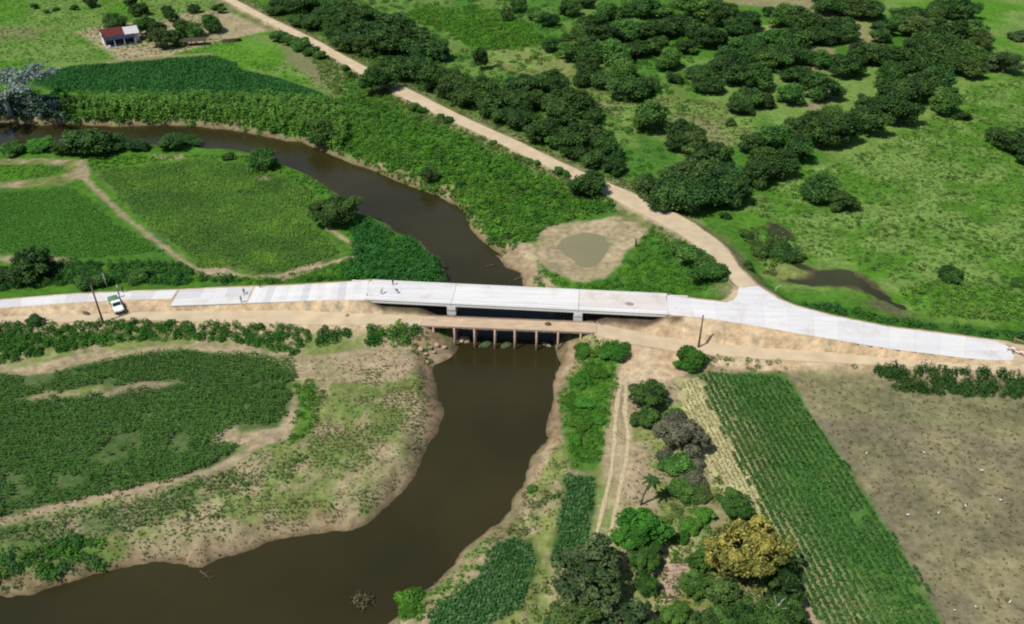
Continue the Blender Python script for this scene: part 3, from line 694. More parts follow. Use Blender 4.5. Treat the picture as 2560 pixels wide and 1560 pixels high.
# ------------------------------------------------------------------ the new bridge
DZ = 3.6 * K
b0f, b0n = P(921, 701, DZ), P(921, 751, DZ); b1f, b1n = P(1664, 738, DZ), P(1675, 786, DZ)
c0 = .5 * (b0f + b0n); c1 = .5 * (b1f + b1n)
blen = float(np.linalg.norm((c1 - c0)[:2])); bang = math.atan2(c1[1] - c0[1], c1[0] - c0[0])
bw = .5 * (abs(np.cross((b0f - b0n)[:2], (c1 - c0)[:2] / blen)) + abs(np.cross((b1f - b1n)[:2], (c1 - c0)[:2] / blen)))
bridge = empty('road_bridge', (c0[0], c0[1], 0.0), bang, 'new white concrete bridge of three spans carrying the road over the brown river', 'bridge')
px_cuts = [1132, 1447]
cuts = [0.0]
for p_ in px_cuts:
    q = P(p_, 745 if p_ < 1300 else 752, DZ); cuts.append(float(np.dot((q - c0)[:2], (c1 - c0)[:2] / blen)))
cuts.append(blen)
H2 = bw / 2
spanm = [M_CONC, M_CONCW, M_PINK]
for i in range(3):
    a, b = cuts[i] + .04, cuts[i + 1] - .04
    L = b - a; m = .5 * (a + b)
    dk = MB().box((m, 0, DZ - .11), (L, bw - .1, .22)).obj('deck_slab', spanm[i], bridge)
    for sgn, nm in ((-1, 'sidewalk'), (1, 'kerb')):
        wdt = 1.5 if sgn < 0 else .7
        MB().box((m, sgn * (H2 - wdt / 2), DZ + .09), (L, wdt, .18)).obj(nm, M_CONCW, bridge, bevel=.02)
        if sgn < 0:
            MB().box((m, sgn * (H2 - wdt - .17), DZ + .008), (L, .30, .02)).obj('kerb_shadow_strip', M_SHLINE, bridge)  # added dark strip, painted shadow line where the sidewalk meets the deck
            MB().box((m, sgn * (H2 - .47), DZ + .186), (L, .22, .02)).obj('edge_shadow_strip', M_SHLINE, bridge)  # added dark strip, painted shadow line behind the upstand
        MB().box((m, sgn * (H2 + .10), DZ + .245), (L, .30, .08)).obj('coping', M_CONCW, bridge)
        # low upstand along the outer edge
        MB().box((m, sgn * (H2 - .16 + .003), DZ + .18 + .11), (L, .32, .225)).obj('upstand', M_CONC, bridge)
        MB().box((m, sgn * (H2 + .06), DZ - .21), (L, .12, .82)).obj('fascia', M_CONCW, bridge, bevel=.01)
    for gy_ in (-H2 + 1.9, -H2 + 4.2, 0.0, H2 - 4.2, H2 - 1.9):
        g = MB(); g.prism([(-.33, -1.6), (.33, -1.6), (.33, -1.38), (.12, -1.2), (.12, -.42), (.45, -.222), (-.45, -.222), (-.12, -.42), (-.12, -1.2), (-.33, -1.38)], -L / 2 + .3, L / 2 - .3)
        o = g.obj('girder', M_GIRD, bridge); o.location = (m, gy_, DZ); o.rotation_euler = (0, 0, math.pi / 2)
for i in (1, 2):
    x = cuts[i]
    MB().box((x, 0, DZ - 1.6 - .75), (2.1, bw + .1, 1.5)).obj('pier_cap', M_CONCW, bridge, bevel=.04)
    for sgn in (-1, 1):
        MB().box((x, sgn * (H2 - .2), DZ - 1.12), (2.0, .85, .95)).obj('cap_end_block', M_CONCW, bridge, bevel=.02)
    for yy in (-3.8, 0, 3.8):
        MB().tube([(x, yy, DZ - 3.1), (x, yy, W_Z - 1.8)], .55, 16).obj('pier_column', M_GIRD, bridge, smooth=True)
for x, sg in ((0, -1), (blen, 1)):
    MB().box((x + sg * .3, 0, DZ - 1.8), (.8, bw - .2, 3.5)).obj('abutment', M_CONC, bridge, bevel=.03)
    for s2 in (-1, 1):
        w = MB(); w.prism([(0, -2.8), (0, .02), (sg * 4.2, .02), (sg * 4.2, -1.0)], -.17, .17)
        o = w.obj('wing_wall', M_CONCW, bridge); o.location = (x + sg * .72, s2 * (H2 - .1), DZ)
lump_later = True
# ------------------------------------------------------------------ temporary timber bridge
tb0f, tb0n = PF(1050, 789, ztemp), PF(1045, 814, ztemp); tb1f, tb1n = PF(1482, 806, ztemp), PF(1488, 836, ztemp)
t0 = .5 * (tb0f + tb0n); t1 = .5 * (tb1f + tb1n)
tlen = float(np.linalg.norm((t1 - t0)[:2])); tang = math.atan2(t1[1] - t0[1], t1[0] - t0[0])
tw = .5 * (np.linalg.norm((tb0f - tb0n)[:2]) + np.linalg.norm((tb1f - tb1n)[:2])) * .96
TZ = 1.66 * K
tbr = empty('timber_bridge', (t0[0], t0[1], 0.0), tang, 'low temporary timber bridge with a dirt deck on thin posts beside the concrete bridge', 'bridge')
# dirt surface over planks, a little uneven
nl, nw = 70, 9
uu = np.linspace(-.6, tlen + .6, nl); vv = np.linspace(-tw / 2 + .12, tw / 2 - .12, nw)
UU, VV = np.meshgrid(uu, vv, indexing='ij')
ZZ = TZ + .03 + .05 * (fbm(UU, VV, 1.5, 5) - .5) - .03 * np.exp(-((np.abs(VV) - .8) / .3) ** 2)
ii = np.arange(nl * nw).reshape(nl, nw)
add('dirt_deck', mesh_np('dirt_deck', np.stack([UU.ravel(), VV.ravel(), ZZ.ravel()], 1), np.stack([ii[:-1, :-1].ravel(), ii[1:, :-1].ravel(), ii[1:, 1:].ravel(), ii[:-1, 1:].ravel()], 1), M_DIRT, True), tbr)
pm = MB().box((0, 0, 0), (.27, tw + .35, .10)).mesh('plank', M_PLANK)
npl = int(tlen / .3)
for i in range(npl):
    o = add('plank', pm, tbr); o.location = ((i + .5) * tlen / npl, random.uniform(-.08, .08), TZ - .075); o.rotation_euler = (0, 0, random.uniform(-.02, .02))
for sy in (-1, 1):
    n_l = 5
    for k_ in range(n_l):
        a = tlen * k_ / n_l; b = tlen * (k_ + 1) / n_l
        o = MB().box((.5 * (a + b), sy * (tw / 2 - .02) + random.uniform(-.05, .05), TZ + .09), (b - a - .05, .32, .26), rz=random.uniform(-.008, .008)).obj('edge_log', M_PLANK, tbr, bevel=.04)
for yy in (-tw / 2 + .3, -.6, .6, tw / 2 - .3):
    MB().box((tlen / 2, yy, TZ - .30), (tlen, .34, .36)).obj('stringer', M_DARKW, tbr)
post_px = [1080, 1134, 1185, 1236, 1287, 1342, 1396, 1452]
for p_ in post_px:
    q = PF(p_, 828, ztemp); u = float(np.dot((q - t0)[:2], (t1 - t0)[:2] / tlen))
    MB().box((u, 0, TZ - .58), (.26, tw + .5, .22)).obj('cross_beam', M_DARKW, tbr)
    for sy in (-1, 0, 1):
        lean = .12 * sy
        MB().tube([(u + .0, sy * (tw / 2 + .12) + lean * 1.8, W_Z - 1.2), (u + random.uniform(-.08, .08), sy * (tw / 2 + .14), TZ + (.02 if sy else -.7))], [.24, .2], 8).obj('post', M_POST, tbr, smooth=True)

# ------------------------------------------------------------------ foliage meshes
def leaf_quads(cen, nrm, size, rng, aspect=1.0):
    """quads centred at cen, facing about nrm"""
    n = len(cen)
    a = np.cross(nrm, rng.normal(size=(n, 3))); a /= np.linalg.norm(a, axis=1)[:, None] + 1e-9
    b = np.cross(nrm, a); b /= np.linalg.norm(b, axis=1)[:, None] + 1e-9
    s = np.broadcast_to(np.asarray(size), (n,))[:, None] * .5
    bend = nrm * s * rng.uniform(-.35, .1, (n, 1))
    v = np.stack([cen - a * s - b * s * aspect * .6, cen + a * s * .9 - b * s * aspect + bend, cen + a * s + b * s * aspect * .7, cen - a * s * .8 + b * s * aspect + bend], 1)
    return v.reshape(-1, 3)
def ico(rad, sub=2):
    bm = bmesh.new(); bmesh.ops.create_icosphere(bm, subdivisions=sub, radius=rad)
    v = np.array([p.co[:] for p in bm.verts]); f = np.array([[q.index for q in p.verts] for p in bm.faces]); bm.free(); return v, f
ICO_V, ICO_F = ico(1.0, 2)
def crown_mesh(name, mat, seed, nl=16, nleaf=1500, leaf=.115, lob=(.30, .46), spread=.62, zc=.74, zs=.72, low=-.5, core=.72, elong=1.38, gap=0.0):
    rng = np.random.default_rng(seed)
    d = rng.normal(size=(nl * 6, 3)); d /= np.linalg.norm(d, axis=1)[:, None]
    d = d[d[:, 2] > low]
    # spread the lobes apart
    keep = [d[0]]
    for q in d[1:]:
        if len(keep) >= nl: break
        if min(np.linalg.norm(q - k2) for k2 in keep) > .30: keep.append(q)
    d = np.array(keep + [(0, 0, .3)])
    rad = rng.uniform(lob[0], lob[1], len(d)); rad[-1] = .55
    cen = d * (spread * rng.uniform(.68, 1.22, (len(d), 1)))
    ax_ = rng.uniform(0, 3.14); el_ = rng.uniform(1.0, elong); ca_, sa_ = math.cos(ax_), math.sin(ax_)
    u_, w_ = cen[:, 0] * ca_ + cen[:, 1] * sa_, -cen[:, 0] * sa_ + cen[:, 1] * ca_
    u_, w_ = u_ * el_, w_ / el_ ** .7
    cen[:, 0], cen[:, 1] = u_ * ca_ - w_ * sa_, u_ * sa_ + w_ * ca_
    cen[:, 2] += .22 * np.sin(u_ * 2.2 + rng.uniform(0, 6)) * (cen[:, 2] > 0)
    tint = rng.uniform(.05, .85, len(d))
    vs = []; cs = []
    w = rad ** 2; cnt = np.maximum(1, (nleaf * w / w.sum()).astype(int))
    for i in range(len(d)):
        q = rng.normal(size=(cnt[i] * 2, 3)); q /= np.linalg.norm(q, axis=1)[:, None]
        p = cen[i] + q * rad[i] * rng.uniform(.78, 1.28, (len(q), 1))
        inside = np.zeros(len(p), bool)
        for j in range(len(d)):
            if j != i: inside |= np.linalg.norm(p - cen[j], axis=1) < rad[j] * .85
        ok = ~inside
        if gap: ok &= fbm(p[:, 0] * 10 + 50, p[:, 1] * 10 + p[:, 2] * 7 + 50, 2.2, seed) > gap
        p = p[ok]; q = q[ok]
        nn = q + rng.normal(size=q.shape) * .6 + np.array((0, 0, .25)); nn /= np.linalg.norm(nn, axis=1)[:, None]
        vs.append(leaf_quads(p, nn, leaf * rng.uniform(.6, 1.35, len(p)), rng))
        tt = np.clip(tint[i] + rng.normal(size=len(p)) * .24, 0, 1)
        cs.append(np.repeat(tt, 4))
    v = np.concatenate(vs); c = np.concatenate(cs)
    f = np.arange(len(v)).reshape(-1, 4)
    if core:
        cv = []; cf = []; n0 = 0
        for i in range(len(d)):
            jit = 1 + .12 * np.random.default_rng(seed + i).normal(size=(len(ICO_V), 1))
            cv.append(cen[i] + ICO_V * rad[i] * core * jit)
            t3 = ICO_F + n0; cf.append(t3); n0 += len(ICO_V)
        cv = np.concatenate(cv); cf = np.concatenate(cf) + len(v)
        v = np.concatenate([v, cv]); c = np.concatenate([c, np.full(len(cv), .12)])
        f = np.concatenate([f, np.concatenate([cf, cf[:, 2:3]], 1)])
    v = v * np.array((1, 1, zs)); v[:, 2] += zc
    me = mesh_mixed(name, v, f, mat, np.repeat(c[:, None], 3, 1))
    return me
def mesh_mixed(name, v, f, mat, cols):
    tri = f[:, 2] == f[:, 3]
    me = bpy.data.meshes.new(name)
    me.vertices.add(len(v)); me.vertices.foreach_set('co', np.asarray(v, np.float32).ravel())
    tot = np.where(tri, 3, 4).astype(np.int32); start = np.concatenate([[0], np.cumsum(tot)[:-1]]).astype(np.int32)
    li = np.concatenate([f[i][:3] if tri[i] else f[i] for i in range(len(f))]).astype(np.int32)
    me.loops.add(len(li)); me.loops.foreach_set('vertex_index', li)
    me.polygons.add(len(f)); me.polygons.foreach_set('loop_start', start)
    try: me.polygons.foreach_set('loop_total', tot)
    except Exception: pass
    me.update(calc_edges=True)
    a = me.color_attributes.new('Col', 'FLOAT_COLOR', 'POINT')
    c = np.ones((len(v), 4), np.float32); c[:, :3] = cols; a.data.foreach_set('color', c.ravel())
    me.materials.append(mat); me.validate()
    return me
def trunk_mesh(name, seed, mat, h=.75, r=.07, limbs=5):
    rr = random.Random(seed); m = MB()
    m.tube([(0, 0, -.12), (.02, 0, h * .3), (rr.uniform(-.06, .06), rr.uniform(-.06, .06), h * .65)], [r * 1.25, r, r * .75], 7)
    for k_ in range(limbs):
        a = 2 * math.pi * (k_ + rr.random() * .6) / limbs; l = rr.uniform(.35, .6)
        m.tube([(0, 0, h * .45), (math.cos(a) * l * .5, math.sin(a) * l * .5, h * .85), (math.cos(a) * l, math.sin(a) * l, h * 1.15)], [r * .6, r * .42, r * .18], 5)
    return m.mesh(name, mat, smooth=True)

K_DARK = mat_crown('dark_foliage', (.018, .048, .010), (.080, .160, .030))
K_GREEN = mat_crown('green_foliage', (.032, .088, .014), (.105, .215, .038))
K_BRIGHT = mat_crown('bright_foliage', (.034, .105, .010), (.088, .225, .024))
K_GREY = mat_crown('grey_green_foliage', (.034, .066, .020), (.115, .165, .058), vary=.3)
K_OLIVE = mat_crown('olive_foliage', (.040, .075, .016), (.12, .175, .042))
K_DRY = mat_crown('dry_foliage', (.075, .085, .046), (.25, .235, .155), vary=.25)
K_YELL = mat_crown('yellow_foliage', (.070, .095, .020), (.50, .41, .095), vary=.2)
K_SILV = mat_crown('silver_foliage', (.13, .19, .16), (.27, .35, .31), vary=.1)
NV = 4
CR = {}
for key, mt in (('D', K_DARK), ('G', K_GREEN), ('B', K_BRIGHT), ('E', K_GREY), ('O', K_OLIVE), ('S', K_DRY)):
    CR[key] = [crown_mesh('crown', mt, 100 + i * 13 + ord(key), nl=24 + i * 3, nleaf=3000, leaf=.088, lob=(.14, .40), spread=.72, gap=.26, core=.66) for i in range(NV if key in 'DG' else 2)]
    CR[key + 'b'] = [crown_mesh('crown', mt, 300 + i * 13 + ord(key), nl=12 + i, nleaf=2400, leaf=.10, lob=(.16, .44), spread=.68, zc=.40, zs=.58, low=-.35) for i in range(3)]
    CR[key + 'n'] = [crown_mesh('crown', mt, 500 + i * 13 + ord(key), nl=30 + i * 3, nleaf=12000, leaf=.060, lob=(.10, .32), spread=.80, gap=.42, core=.40) for i in range(2)]
CR['Yn'] = [crown_mesh('crown', K_YELL, 905, nl=34, nleaf=14000, leaf=.055, lob=(.10, .27), spread=.78, low=-.3, gap=.48, core=.3, elong=1.06)]
TR = [trunk_mesh('trunk', i, M_BARK) for i in range(4)]
TRP = [trunk_mesh('trunk', 20 + i, M_PALE, limbs=6) for i in range(2)]

N_TREE = [0]
def tree(cx, cy, w, kind, label, group, name='tree', near=False, aspect=1.0, cat='tree', bush=False, trunk=None):
    key = kind + ('n' if near else ('b' if bush else ''))
    q = P(cx, cy, 3.0); r = w / 2 / pxm(q)
    hc = (.42 if bush else .74) * r * aspect
    # crown centre stands at this picture point; the foot is on the ground below it
    z = 0.0
    for _ in range(6):
        q = P(cx, cy, z + hc); z = float(zg(q[0], q[1]))
        r = w / 2 / pxm(q); hc = (.42 if bush else .74) * r * aspect
    if z < W_Z + .2: z = W_Z - .1
    i = N_TREE[0]; N_TREE[0] += 1
    rr = random.Random(i * 7 + 1)
    if '{}' in label:
        label = label.format(('small ' if w < 66 else 'large ' if w > 95 else 'medium ') + {'D': 'dark green', 'G': 'leafy green', 'O': 'olive toned', 'B': 'bright green', 'E': 'greyish', 'S': 'dry grey'}[kind])
    o = empty(name, (q[0], q[1], z), rr.uniform(0, 6.28), label, cat, group)
    ms = CR[key]
    c = add('crown', ms[rr.randrange(len(ms))], o)
    sc = r * 1.04
    c.scale = (sc * rr.uniform(.85, 1.15), sc * rr.uniform(.85, 1.15), sc * aspect * rr.uniform(.8, 1.15)); c.rotation_euler = (rr.uniform(-.12, .12), rr.uniform(-.12, .12), 0)
    tm = trunk or (TR[rr.randrange(4)])
    tk = add('trunk', tm, o); k_ = .55 if bush else 1.0
    tk.scale = (sc * k_, sc * k_, sc * aspect * k_)
    return o

WOOD = [(1728,21,100),(1770,20,80),(1815,42,90),(1857,49,85),(1847,66,80),(1923,31,40),(1965,42,80),(1997,52,90),(2035,59,80),(2049,87,80),(2084,70,80),(2115,80,75),
 (1944,101,90),(1979,105,90),(1909,101,70),(1867,115,80),(1944,140,90),(1993,140,70),(1895,147,90),(1840,147,90),(1805,167,80),(1749,181,70),(1770,205,80),(1847,188,90),(1895,195,90),(1990,185,70),(2052,223,95),
 (1867,244,80),(1853,265,66),(1906,251,60),(1979,237,80),(1714,115,60),(1777,91,90),(1735,77,80),(2119,171,85),(2084,150,60),(2052,150,70)]
WOOD2 = [(2066,7,80),(2112,10,80),(2154,17,90),(2182,24,60),(2210,70,60),(2203,91,50),(2272,31,70),(2258,59,70),(2300,63,80),(2335,38,70),(2363,21,70),(2398,21,80),(2384,84,90),(2426,87,80),(2450,105,60),
 (2293,115,90),(2328,105,90),(2349,133,90),(2391,126,80),(2433,140,80),(2415,167,80),(2373,157,80),(2314,153,80),(2272,150,80),(2223,147,90),(2230,174,70),(2182,133,80),(2147,136,80)]
HEDGE = [(2339,202,90),(2307,223,80),(2363,255,75),(2258,244,90),(2237,220,80),(2244,279,90),(2188,258,80),(2164,300,90),(2084,285,60),(2101,328,95),(2049,335,90),(2028,300,70),(2000,331,80),(1993,370,80),(1944,349,90),(1895,352,80),(1944,408,90),(1909,401,80),(1895,436,70)]
CLUMP = [(1770,412,110),(1815,429,100),(1742,440,110),(1794,468,120),(1735,478,120),(1833,482,90),(1705,490,110),(1618,464,80),(1660,489,90),(1688,461,90),(1695,433,80),(1714,335,80),(1735,356,80),(1702,356,60)]
ROADW = [(878,28,70),(871,63,80),(871,105,80),(913,38,60),(941,70,110),(990,59,110),(972,101,110),(913,115,80),(1007,94,100),(1059,94,90),(1045,122,90),(1087,126,80),(1010,167,110),(972,158,60),(1059,174,90),(1094,199,100),(1080,205,60),
 (1125,222,80),(1147,223,90),(1174,245,80),(1199,227,100),(1225,262,90),(1251,241,80),(1258,285,70),(1304,209,90),(1346,206,100),(1387,206,80),(1297,258,80),(1339,251,80),(1391,262,100),(1443,265,110),(1415,290,80),(1471,290,70),
 (1292,302,70),(1311,300,70),(1353,331,90),(1394,342,90),(1436,349,100),(1440,378,70),(1489,349,110),(1520,370,90),(1490,398,70),(1535,412,70), (700,8,70),(750,20,80),(800,10,80),(790,50,70),(835,75,70),(830,30,80),(745,52,50),(690,25,45)]
MIDW = [(1374,52,55),(1339,35,60),(1269,38,50),(1426,21,60),(1520,31,80),(1468,7,50),(1611,21,80),(1443,84,90),(1478,63,80),(1513,91,110),(1565,80,90),(1635,70,100),(1680,63,90),(1426,126,90),(1380,115,60),(1478,122,100),(1530,129,100),(1583,119,90),(1635,115,80),(1670,147,90),(1471,160,90),(1457,199,60),(1548,178,90),(1513,195,80),(1576,216,110),(1618,209,80),(1688,195,50),(1560,30,50),(1650,25,70),(1300,15,50)]
def kinds(i, s): return s[(i * 7 + 3) % len(s)]
for i, (a, b, w) in enumerate(WOOD): tree(a, b, w * .94, kinds(i, 'DDDGDD'), '{} domed tree in the open woodland beyond the dirt road', 'trees of the open woodland', 'woodland_tree', aspect=.80)
for i, (a, b, w) in enumerate(WOOD2): tree(a, b, w, kinds(i, 'DDDDGO'), '{} tree in the far grove at the edge of the pale pasture', 'trees of the far grove', 'grove_tree', aspect=.82)
for i, (a, b, w) in enumerate(HEDGE): tree(a, b, w, kinds(i, 'DDDDDG'), '{} round tree in the long row bordering the marsh meadow', 'row of trees along the marsh meadow', 'hedgerow_tree', aspect=1.05)
for i, (a, b, w) in enumerate(CLUMP): tree(a, b, w, kinds(i, 'DDODD'), '{} tree in the dense clump where the row meets the dirt road', 'dense clump beside the dirt road', 'clump_tree', aspect=.95)
for i, (a, b, w) in enumerate(ROADW): tree(a, b, w * .86, kinds(i, 'DDGDDGD'), '{} tree in the thick belt lining the far side of the dirt road', 'belt of trees along the dirt road', 'roadside_tree', aspect=.92)
for i, (a, b, w) in enumerate(MIDW): tree(a, b, w * .84, kinds(i, 'DGDDGD'), '{} tree in the wood behind the roadside belt', 'wood behind the roadside belt', 'wood_tree', aspect=.86)
# single trees
tree(2049, 475, 82, 'D', 'round dark tree, left one of the pair standing alone in the marsh meadow', None, 'meadow_tree', aspect=.9)
tree(2105, 499, 84, 'D', 'low dark tree leaning against the round one in the marsh meadow', None, 'meadow_tree', aspect=.75)
for a, b, w in ((2499, 342, 60), (2537, 358, 76), (2556, 335, 60), (2590, 385, 80)):
    tree(a, b, w, 'D', 'dark shrub tree in the thicket on the far edge of the marsh meadow', 'thicket on the meadow edge', 'thicket_tree', aspect=.8)
tree(2405, 293, 36, 'D', 'small dark shrub standing off the end of the tree row', None, 'shrub', bush=True, cat='shrub')
tree(1826, 307, 26, 'D', 'small dark shrub alone in the pale clearing', None, 'shrub', bush=True, cat='shrub')
tree(1625, 290, 92, 'G', 'loose grey green tree with open crown in the clearing', None, 'clearing_tree', aspect=1.1)
tree(2513, 160, 72, 'E', 'greyish half bare tree at the tip of the far grove', None, 'grove_tree', aspect=.9)
tree(2482, 150, 44, 'D', 'small dark tree beside the greyish tree of the grove', None, 'grove_tree')
tree(2545, 90, 50, 'E', 'pale grey shrub in the far pasture', None, 'shrub', bush=True, cat='shrub')
tree(1203, 148, 36, 'D', 'narrow dark upright tree at the edge of the bright clearing', None, 'upright_tree', aspect=2.0)
tree(1471, 464, 78, 'D', 'dark round tree on the river side of the dirt road', None, 'roadside_tree', aspect=1.05)
tree(946, 208, 76, 'G', 'grey green tree leaning over the river side of the dirt road', None, 'roadside_tree', aspect=.95)
tree(881, 188, 30, 'D', 'small dark bush at the verge of the dirt road', None, 'roadside_bush', cat='bush', bush=True)
tree(799, 352, 72, 'G', 'round green tree at the waterline of the far bank', None, 'bank_tree', aspect=.95)
tree(1080, 464, 52, 'D', 'dark bush at the water edge under the scrub slope', None, 'bank_bush', cat='bush', bush=True)
tree(838, 522, 108, 'D', 'large dark solitary tree between the maize field and the river', None, 'solitary_tree', aspect=.98, near=True)
for a, b, w, kk, lb in ((227, 357, 130, 'D', 'broad dark tree on the near bank between the upper fields and the river'), (278, 356, 80, 'D', 'dark tree at the right side of the broad bank tree'), (98, 363, 66, 'B', 'bright green bushy tree on the near bank beside the broad dark tree'),
                        (165, 368, 80, 'D', 'dark low tree between the bright bushy tree and the broad one'), (430, 354, 80, 'D', 'dark bank tree with a yellow green patch in front of the river bend'), (465, 352, 66, 'D', 'smaller dark tree behind the yellow patched bank tree'),
                        (656, 402, 92, 'G', 'low spreading grey green tree on the bank at the field corner'), (572, 391, 32, 'D', 'small dark bush on the bank near the low spreading tree'), (30, 372, 60, 'G', 'low green bush by the river at the field track'), (345, 362, 60, 'D', 'low dark bush between the two bank trees')):
    tree(a, b, w * .92, kk, lb, None, 'bank_tree', aspect=.55)
tree(440, 352, 34, 'B', 'yellow green bush lit in front of the dark bank tree', None, 'bank_bush', bush=True, cat='bush')
# farmstead trees
for a, b, w, kk, asp in ((283,52,56,'D',1),(342,21,46,'D',1.1),(366,63,60,'G',1.1),(391,72,52,'D',1.1),(328,6,34,'D',1),(419,28,34,'D',1.2),(428,42,30,'D',1),(485,21,30,'D',1),(227,5,34,'D',1),(530,59,50,'D',1.1),(461,70,52,'G',1.1),(405,98,52,'O',1.1),(490,77,42,'G',1),(436,87,40,'G',1)):
    tree(a, b, w, kk, '{} tree in the yard of the red roofed farmhouse', 'farmyard trees', 'farmyard_tree', aspect=asp)
for a, b, w in ((87,17,22),(185,21,22),(115,30,16),(140,22,18),(544,17,34),(555,28,24)):
    tree(a, b, w, 'G', 'small bush dotted over the pasture behind the farmhouse', 'bushes in the farm pasture', 'pasture_bush', cat='bush', bush=True)
tree(452, 108, 30, 'O', 'yellowish dry bush in front of the farmyard', None, 'yard_bush', cat='bush', bush=True)
for a, b, w in ((698,91,50),(725,104,50),(752,112,56),(778,128,50),(800,138,40),(862,172,26)):
    tree(a, b, w, 'G', 'low bush in the line between the pasture and the dirt road', 'bushes along the pasture verge', 'verge_bush', cat='bush', bush=True)
for a, b, w in ((1045,262,34),(1062,268,28),(1110,285,24),(1130,292,30),(1240,348,22),(1300,385,22),(1330,392,26),(1350,398,24),(1405,420,34),(1425,428,26)):
    tree(a - 9, b + 9, w, 'G', 'small bush on the river side edge of the dirt road', 'bushes edging the dirt road', 'verge_bush', cat='bush', bush=True)
# left roadside
tree(75, 668, 108, 'D', 'dark bushy tree beside the left field above the concrete road', None, 'roadside_tree', aspect=.85)
tree(12, 690, 66, 'D', 'low dark bush left of the dark bushy tree above the road', None, 'roadside_bush', cat='bush', bush=True)
tree(225, 698, 70, 'D', 'low dark shrub hard by the upper edge of the concrete road', None, 'roadside_bush', cat='bush', bush=True)
tree(345, 690, 60, 'G', 'green shrub above the concrete road right of the slim post', None, 'roadside_bush', cat='bush', bush=True)
tree(90, 800, 40, 'D', 'small dark bush on the bare verge of the detour', None, 'verge_bush', cat='bush', bush=True)
# triangle and junction
for a, b, w in ((1738,650,84),(1785,682,86),(1705,625,60),(1760,668,70)):
    tree(a, b, w, 'G', 'rounded dense bush inside the curve of the dirt road near the junction', 'bushes inside the road curve', 'curve_bush', cat='bush', bush=True)
for a, b, w in ((1955,632,60),(1985,640,54),(1900,628,46),(1874,592,42),(1935,612,40),(1868,664,30),(1815,540,30)):
    tree(a, b, w, 'D', 'dark shrub in the wet corner between the junction and the marsh pool', 'shrubs by the marsh pool', 'marsh_shrub', cat='shrub', bush=True)
tree(2381, 690, 58, 'D', 'dark round shrub standing in the meadow above the marsh pool', None, 'marsh_shrub', cat='shrub', bush=True)
tree(2545, 705, 40, 'G', 'green shrub in the meadow to the right of the dark round one', None, 'marsh_shrub', cat='shrub', bush=True)
# right bank below the bridges
for a, b, w in ((1462,878,84),(1532,866,86),(1500,880,70),(1452,950,84),(1490,930,80),(1420,1000,66),(1470,1010,90),(1450,1060,80),(1495,1050,60),(1440,1100,60)):
    tree(a, b, w * (.9 if b < 870 else .62), 'B', 'bright green bush on the right river bank below the timber bridge', 'bright bushes on the right bank', 'bank_bush', cat='bush', bush=True, aspect=.6)
for a, b, w in ((1735,898,84),(1715,915,50)):
    tree(a, b, w, 'B', 'bright green bush at the foot of the utility pole by the detour', 'bushes at the pole foot', 'verge_bush', cat='bush', bush=True)
tree(1622, 985, 86, 'D', 'dark dense tree beside the two wheel tracks', None, 'track_tree', near=True, aspect=1.0)
tree(1612, 1050, 76, 'G', 'green bush just below the dark tree by the wheel tracks', None, 'track_bush', cat='bush', bush=True)
tree(1705, 1085, 116, 'S', 'grey half dry tree between the wheel tracks and the straw strip', None, 'dry_tree', near=True, aspect=.8)
for a, b, w, kk in ((1690,1170,84,'G'),(1725,1190,80,'S'),(1700,1225,80,'G'),(1745,1225,60,'O'),(1665,1140,50,'S'),(1740,1160,50,'S'),(1660,1075,60,'S'),(1685,1040,56,'G')):
    tree(a, b, w, kk, 'mixed grey green bush below the grey half dry tree', 'bushes below the dry tree', 'track_bush', cat='bush', bush=True)
tree(1838, 1262, 84, 'G', 'dark green tree standing at the edge of the striped field', None, 'field_tree', near=True, aspect=1.15)
tree(1605, 1322, 116, 'B', 'bright green broad tree at the end of the wheel tracks', None, 'garden_tree', near=True, aspect=.95)
tree(1612, 1400, 80, 'G', 'green tree growing against the bright broad tree', None, 'garden_tree', near=True, aspect=1.0)
tree(1618, 1462, 62, 'G', 'green tree beside the ploughed plot', None, 'garden_tree', near=True)
tree(1470, 1455, 180, 'E', 'large grey green tree with a thin crown at the end of the track', None, 'garden_tree', near=True, aspect=.9)
tree(1430, 1570, 160, 'O', 'olive tree below the large grey green tree', None, 'garden_tree', near=True, aspect=.85)
tree(1565, 1550, 96, 'E', 'grey green tree right of the olive tree', None, 'garden_tree', near=True)
tree(1685, 1535, 66, 'G', 'small round green tree on the grassy plot', None, 'garden_tree', near=True)
tree(1868, 1395, 236, 'Y', 'large tree covered in golden yellow blossom', None, 'yellow_tree', near=True, aspect=.95)
tree(1806, 1480, 104, 'O', 'olive green tree in front of the yellow tree', None, 'garden_tree', near=True)
tree(1735, 1455, 68, 'G', 'green tree between the ploughed plot and the yellow tree', None, 'garden_tree', near=True)
tree(1748, 1400, 62, 'G', 'green tree touching the left side of the yellow tree', None, 'garden_tree', near=True)
tree(1948, 1470, 108, 'D', 'dark green tree to the right of the yellow tree', None, 'garden_tree', near=True, aspect=1.1)
for a, b, w in ((1770,1570,110),(1860,1560,110),(1950,1565,120),(2000,1590,90),(1650,1600,80)):
    tree(a, b, w, 'D', 'dark tree in the row below the yellow tree', 'dark trees below the yellow tree', 'garden_tree', near=True)
for a, b, w in ((1725,1310,56),(1760,1290,50),(1700,1345,44)):
    tree(a, b, w, 'B', 'light green garden bush beside the yellow tree', 'garden bushes', 'garden_bush', cat='bush', bush=True)
tree(1022, 1503, 84, 'B', 'lone green bush standing in the water at the right bank', None, 'water_bush', cat='bush', bush=True, near=False, aspect=1.2)
tree(1330, 1222, 28, 'G', 'tiny green bush on the eroded right bank', None, 'bank_bush', cat='bush', bush=True)

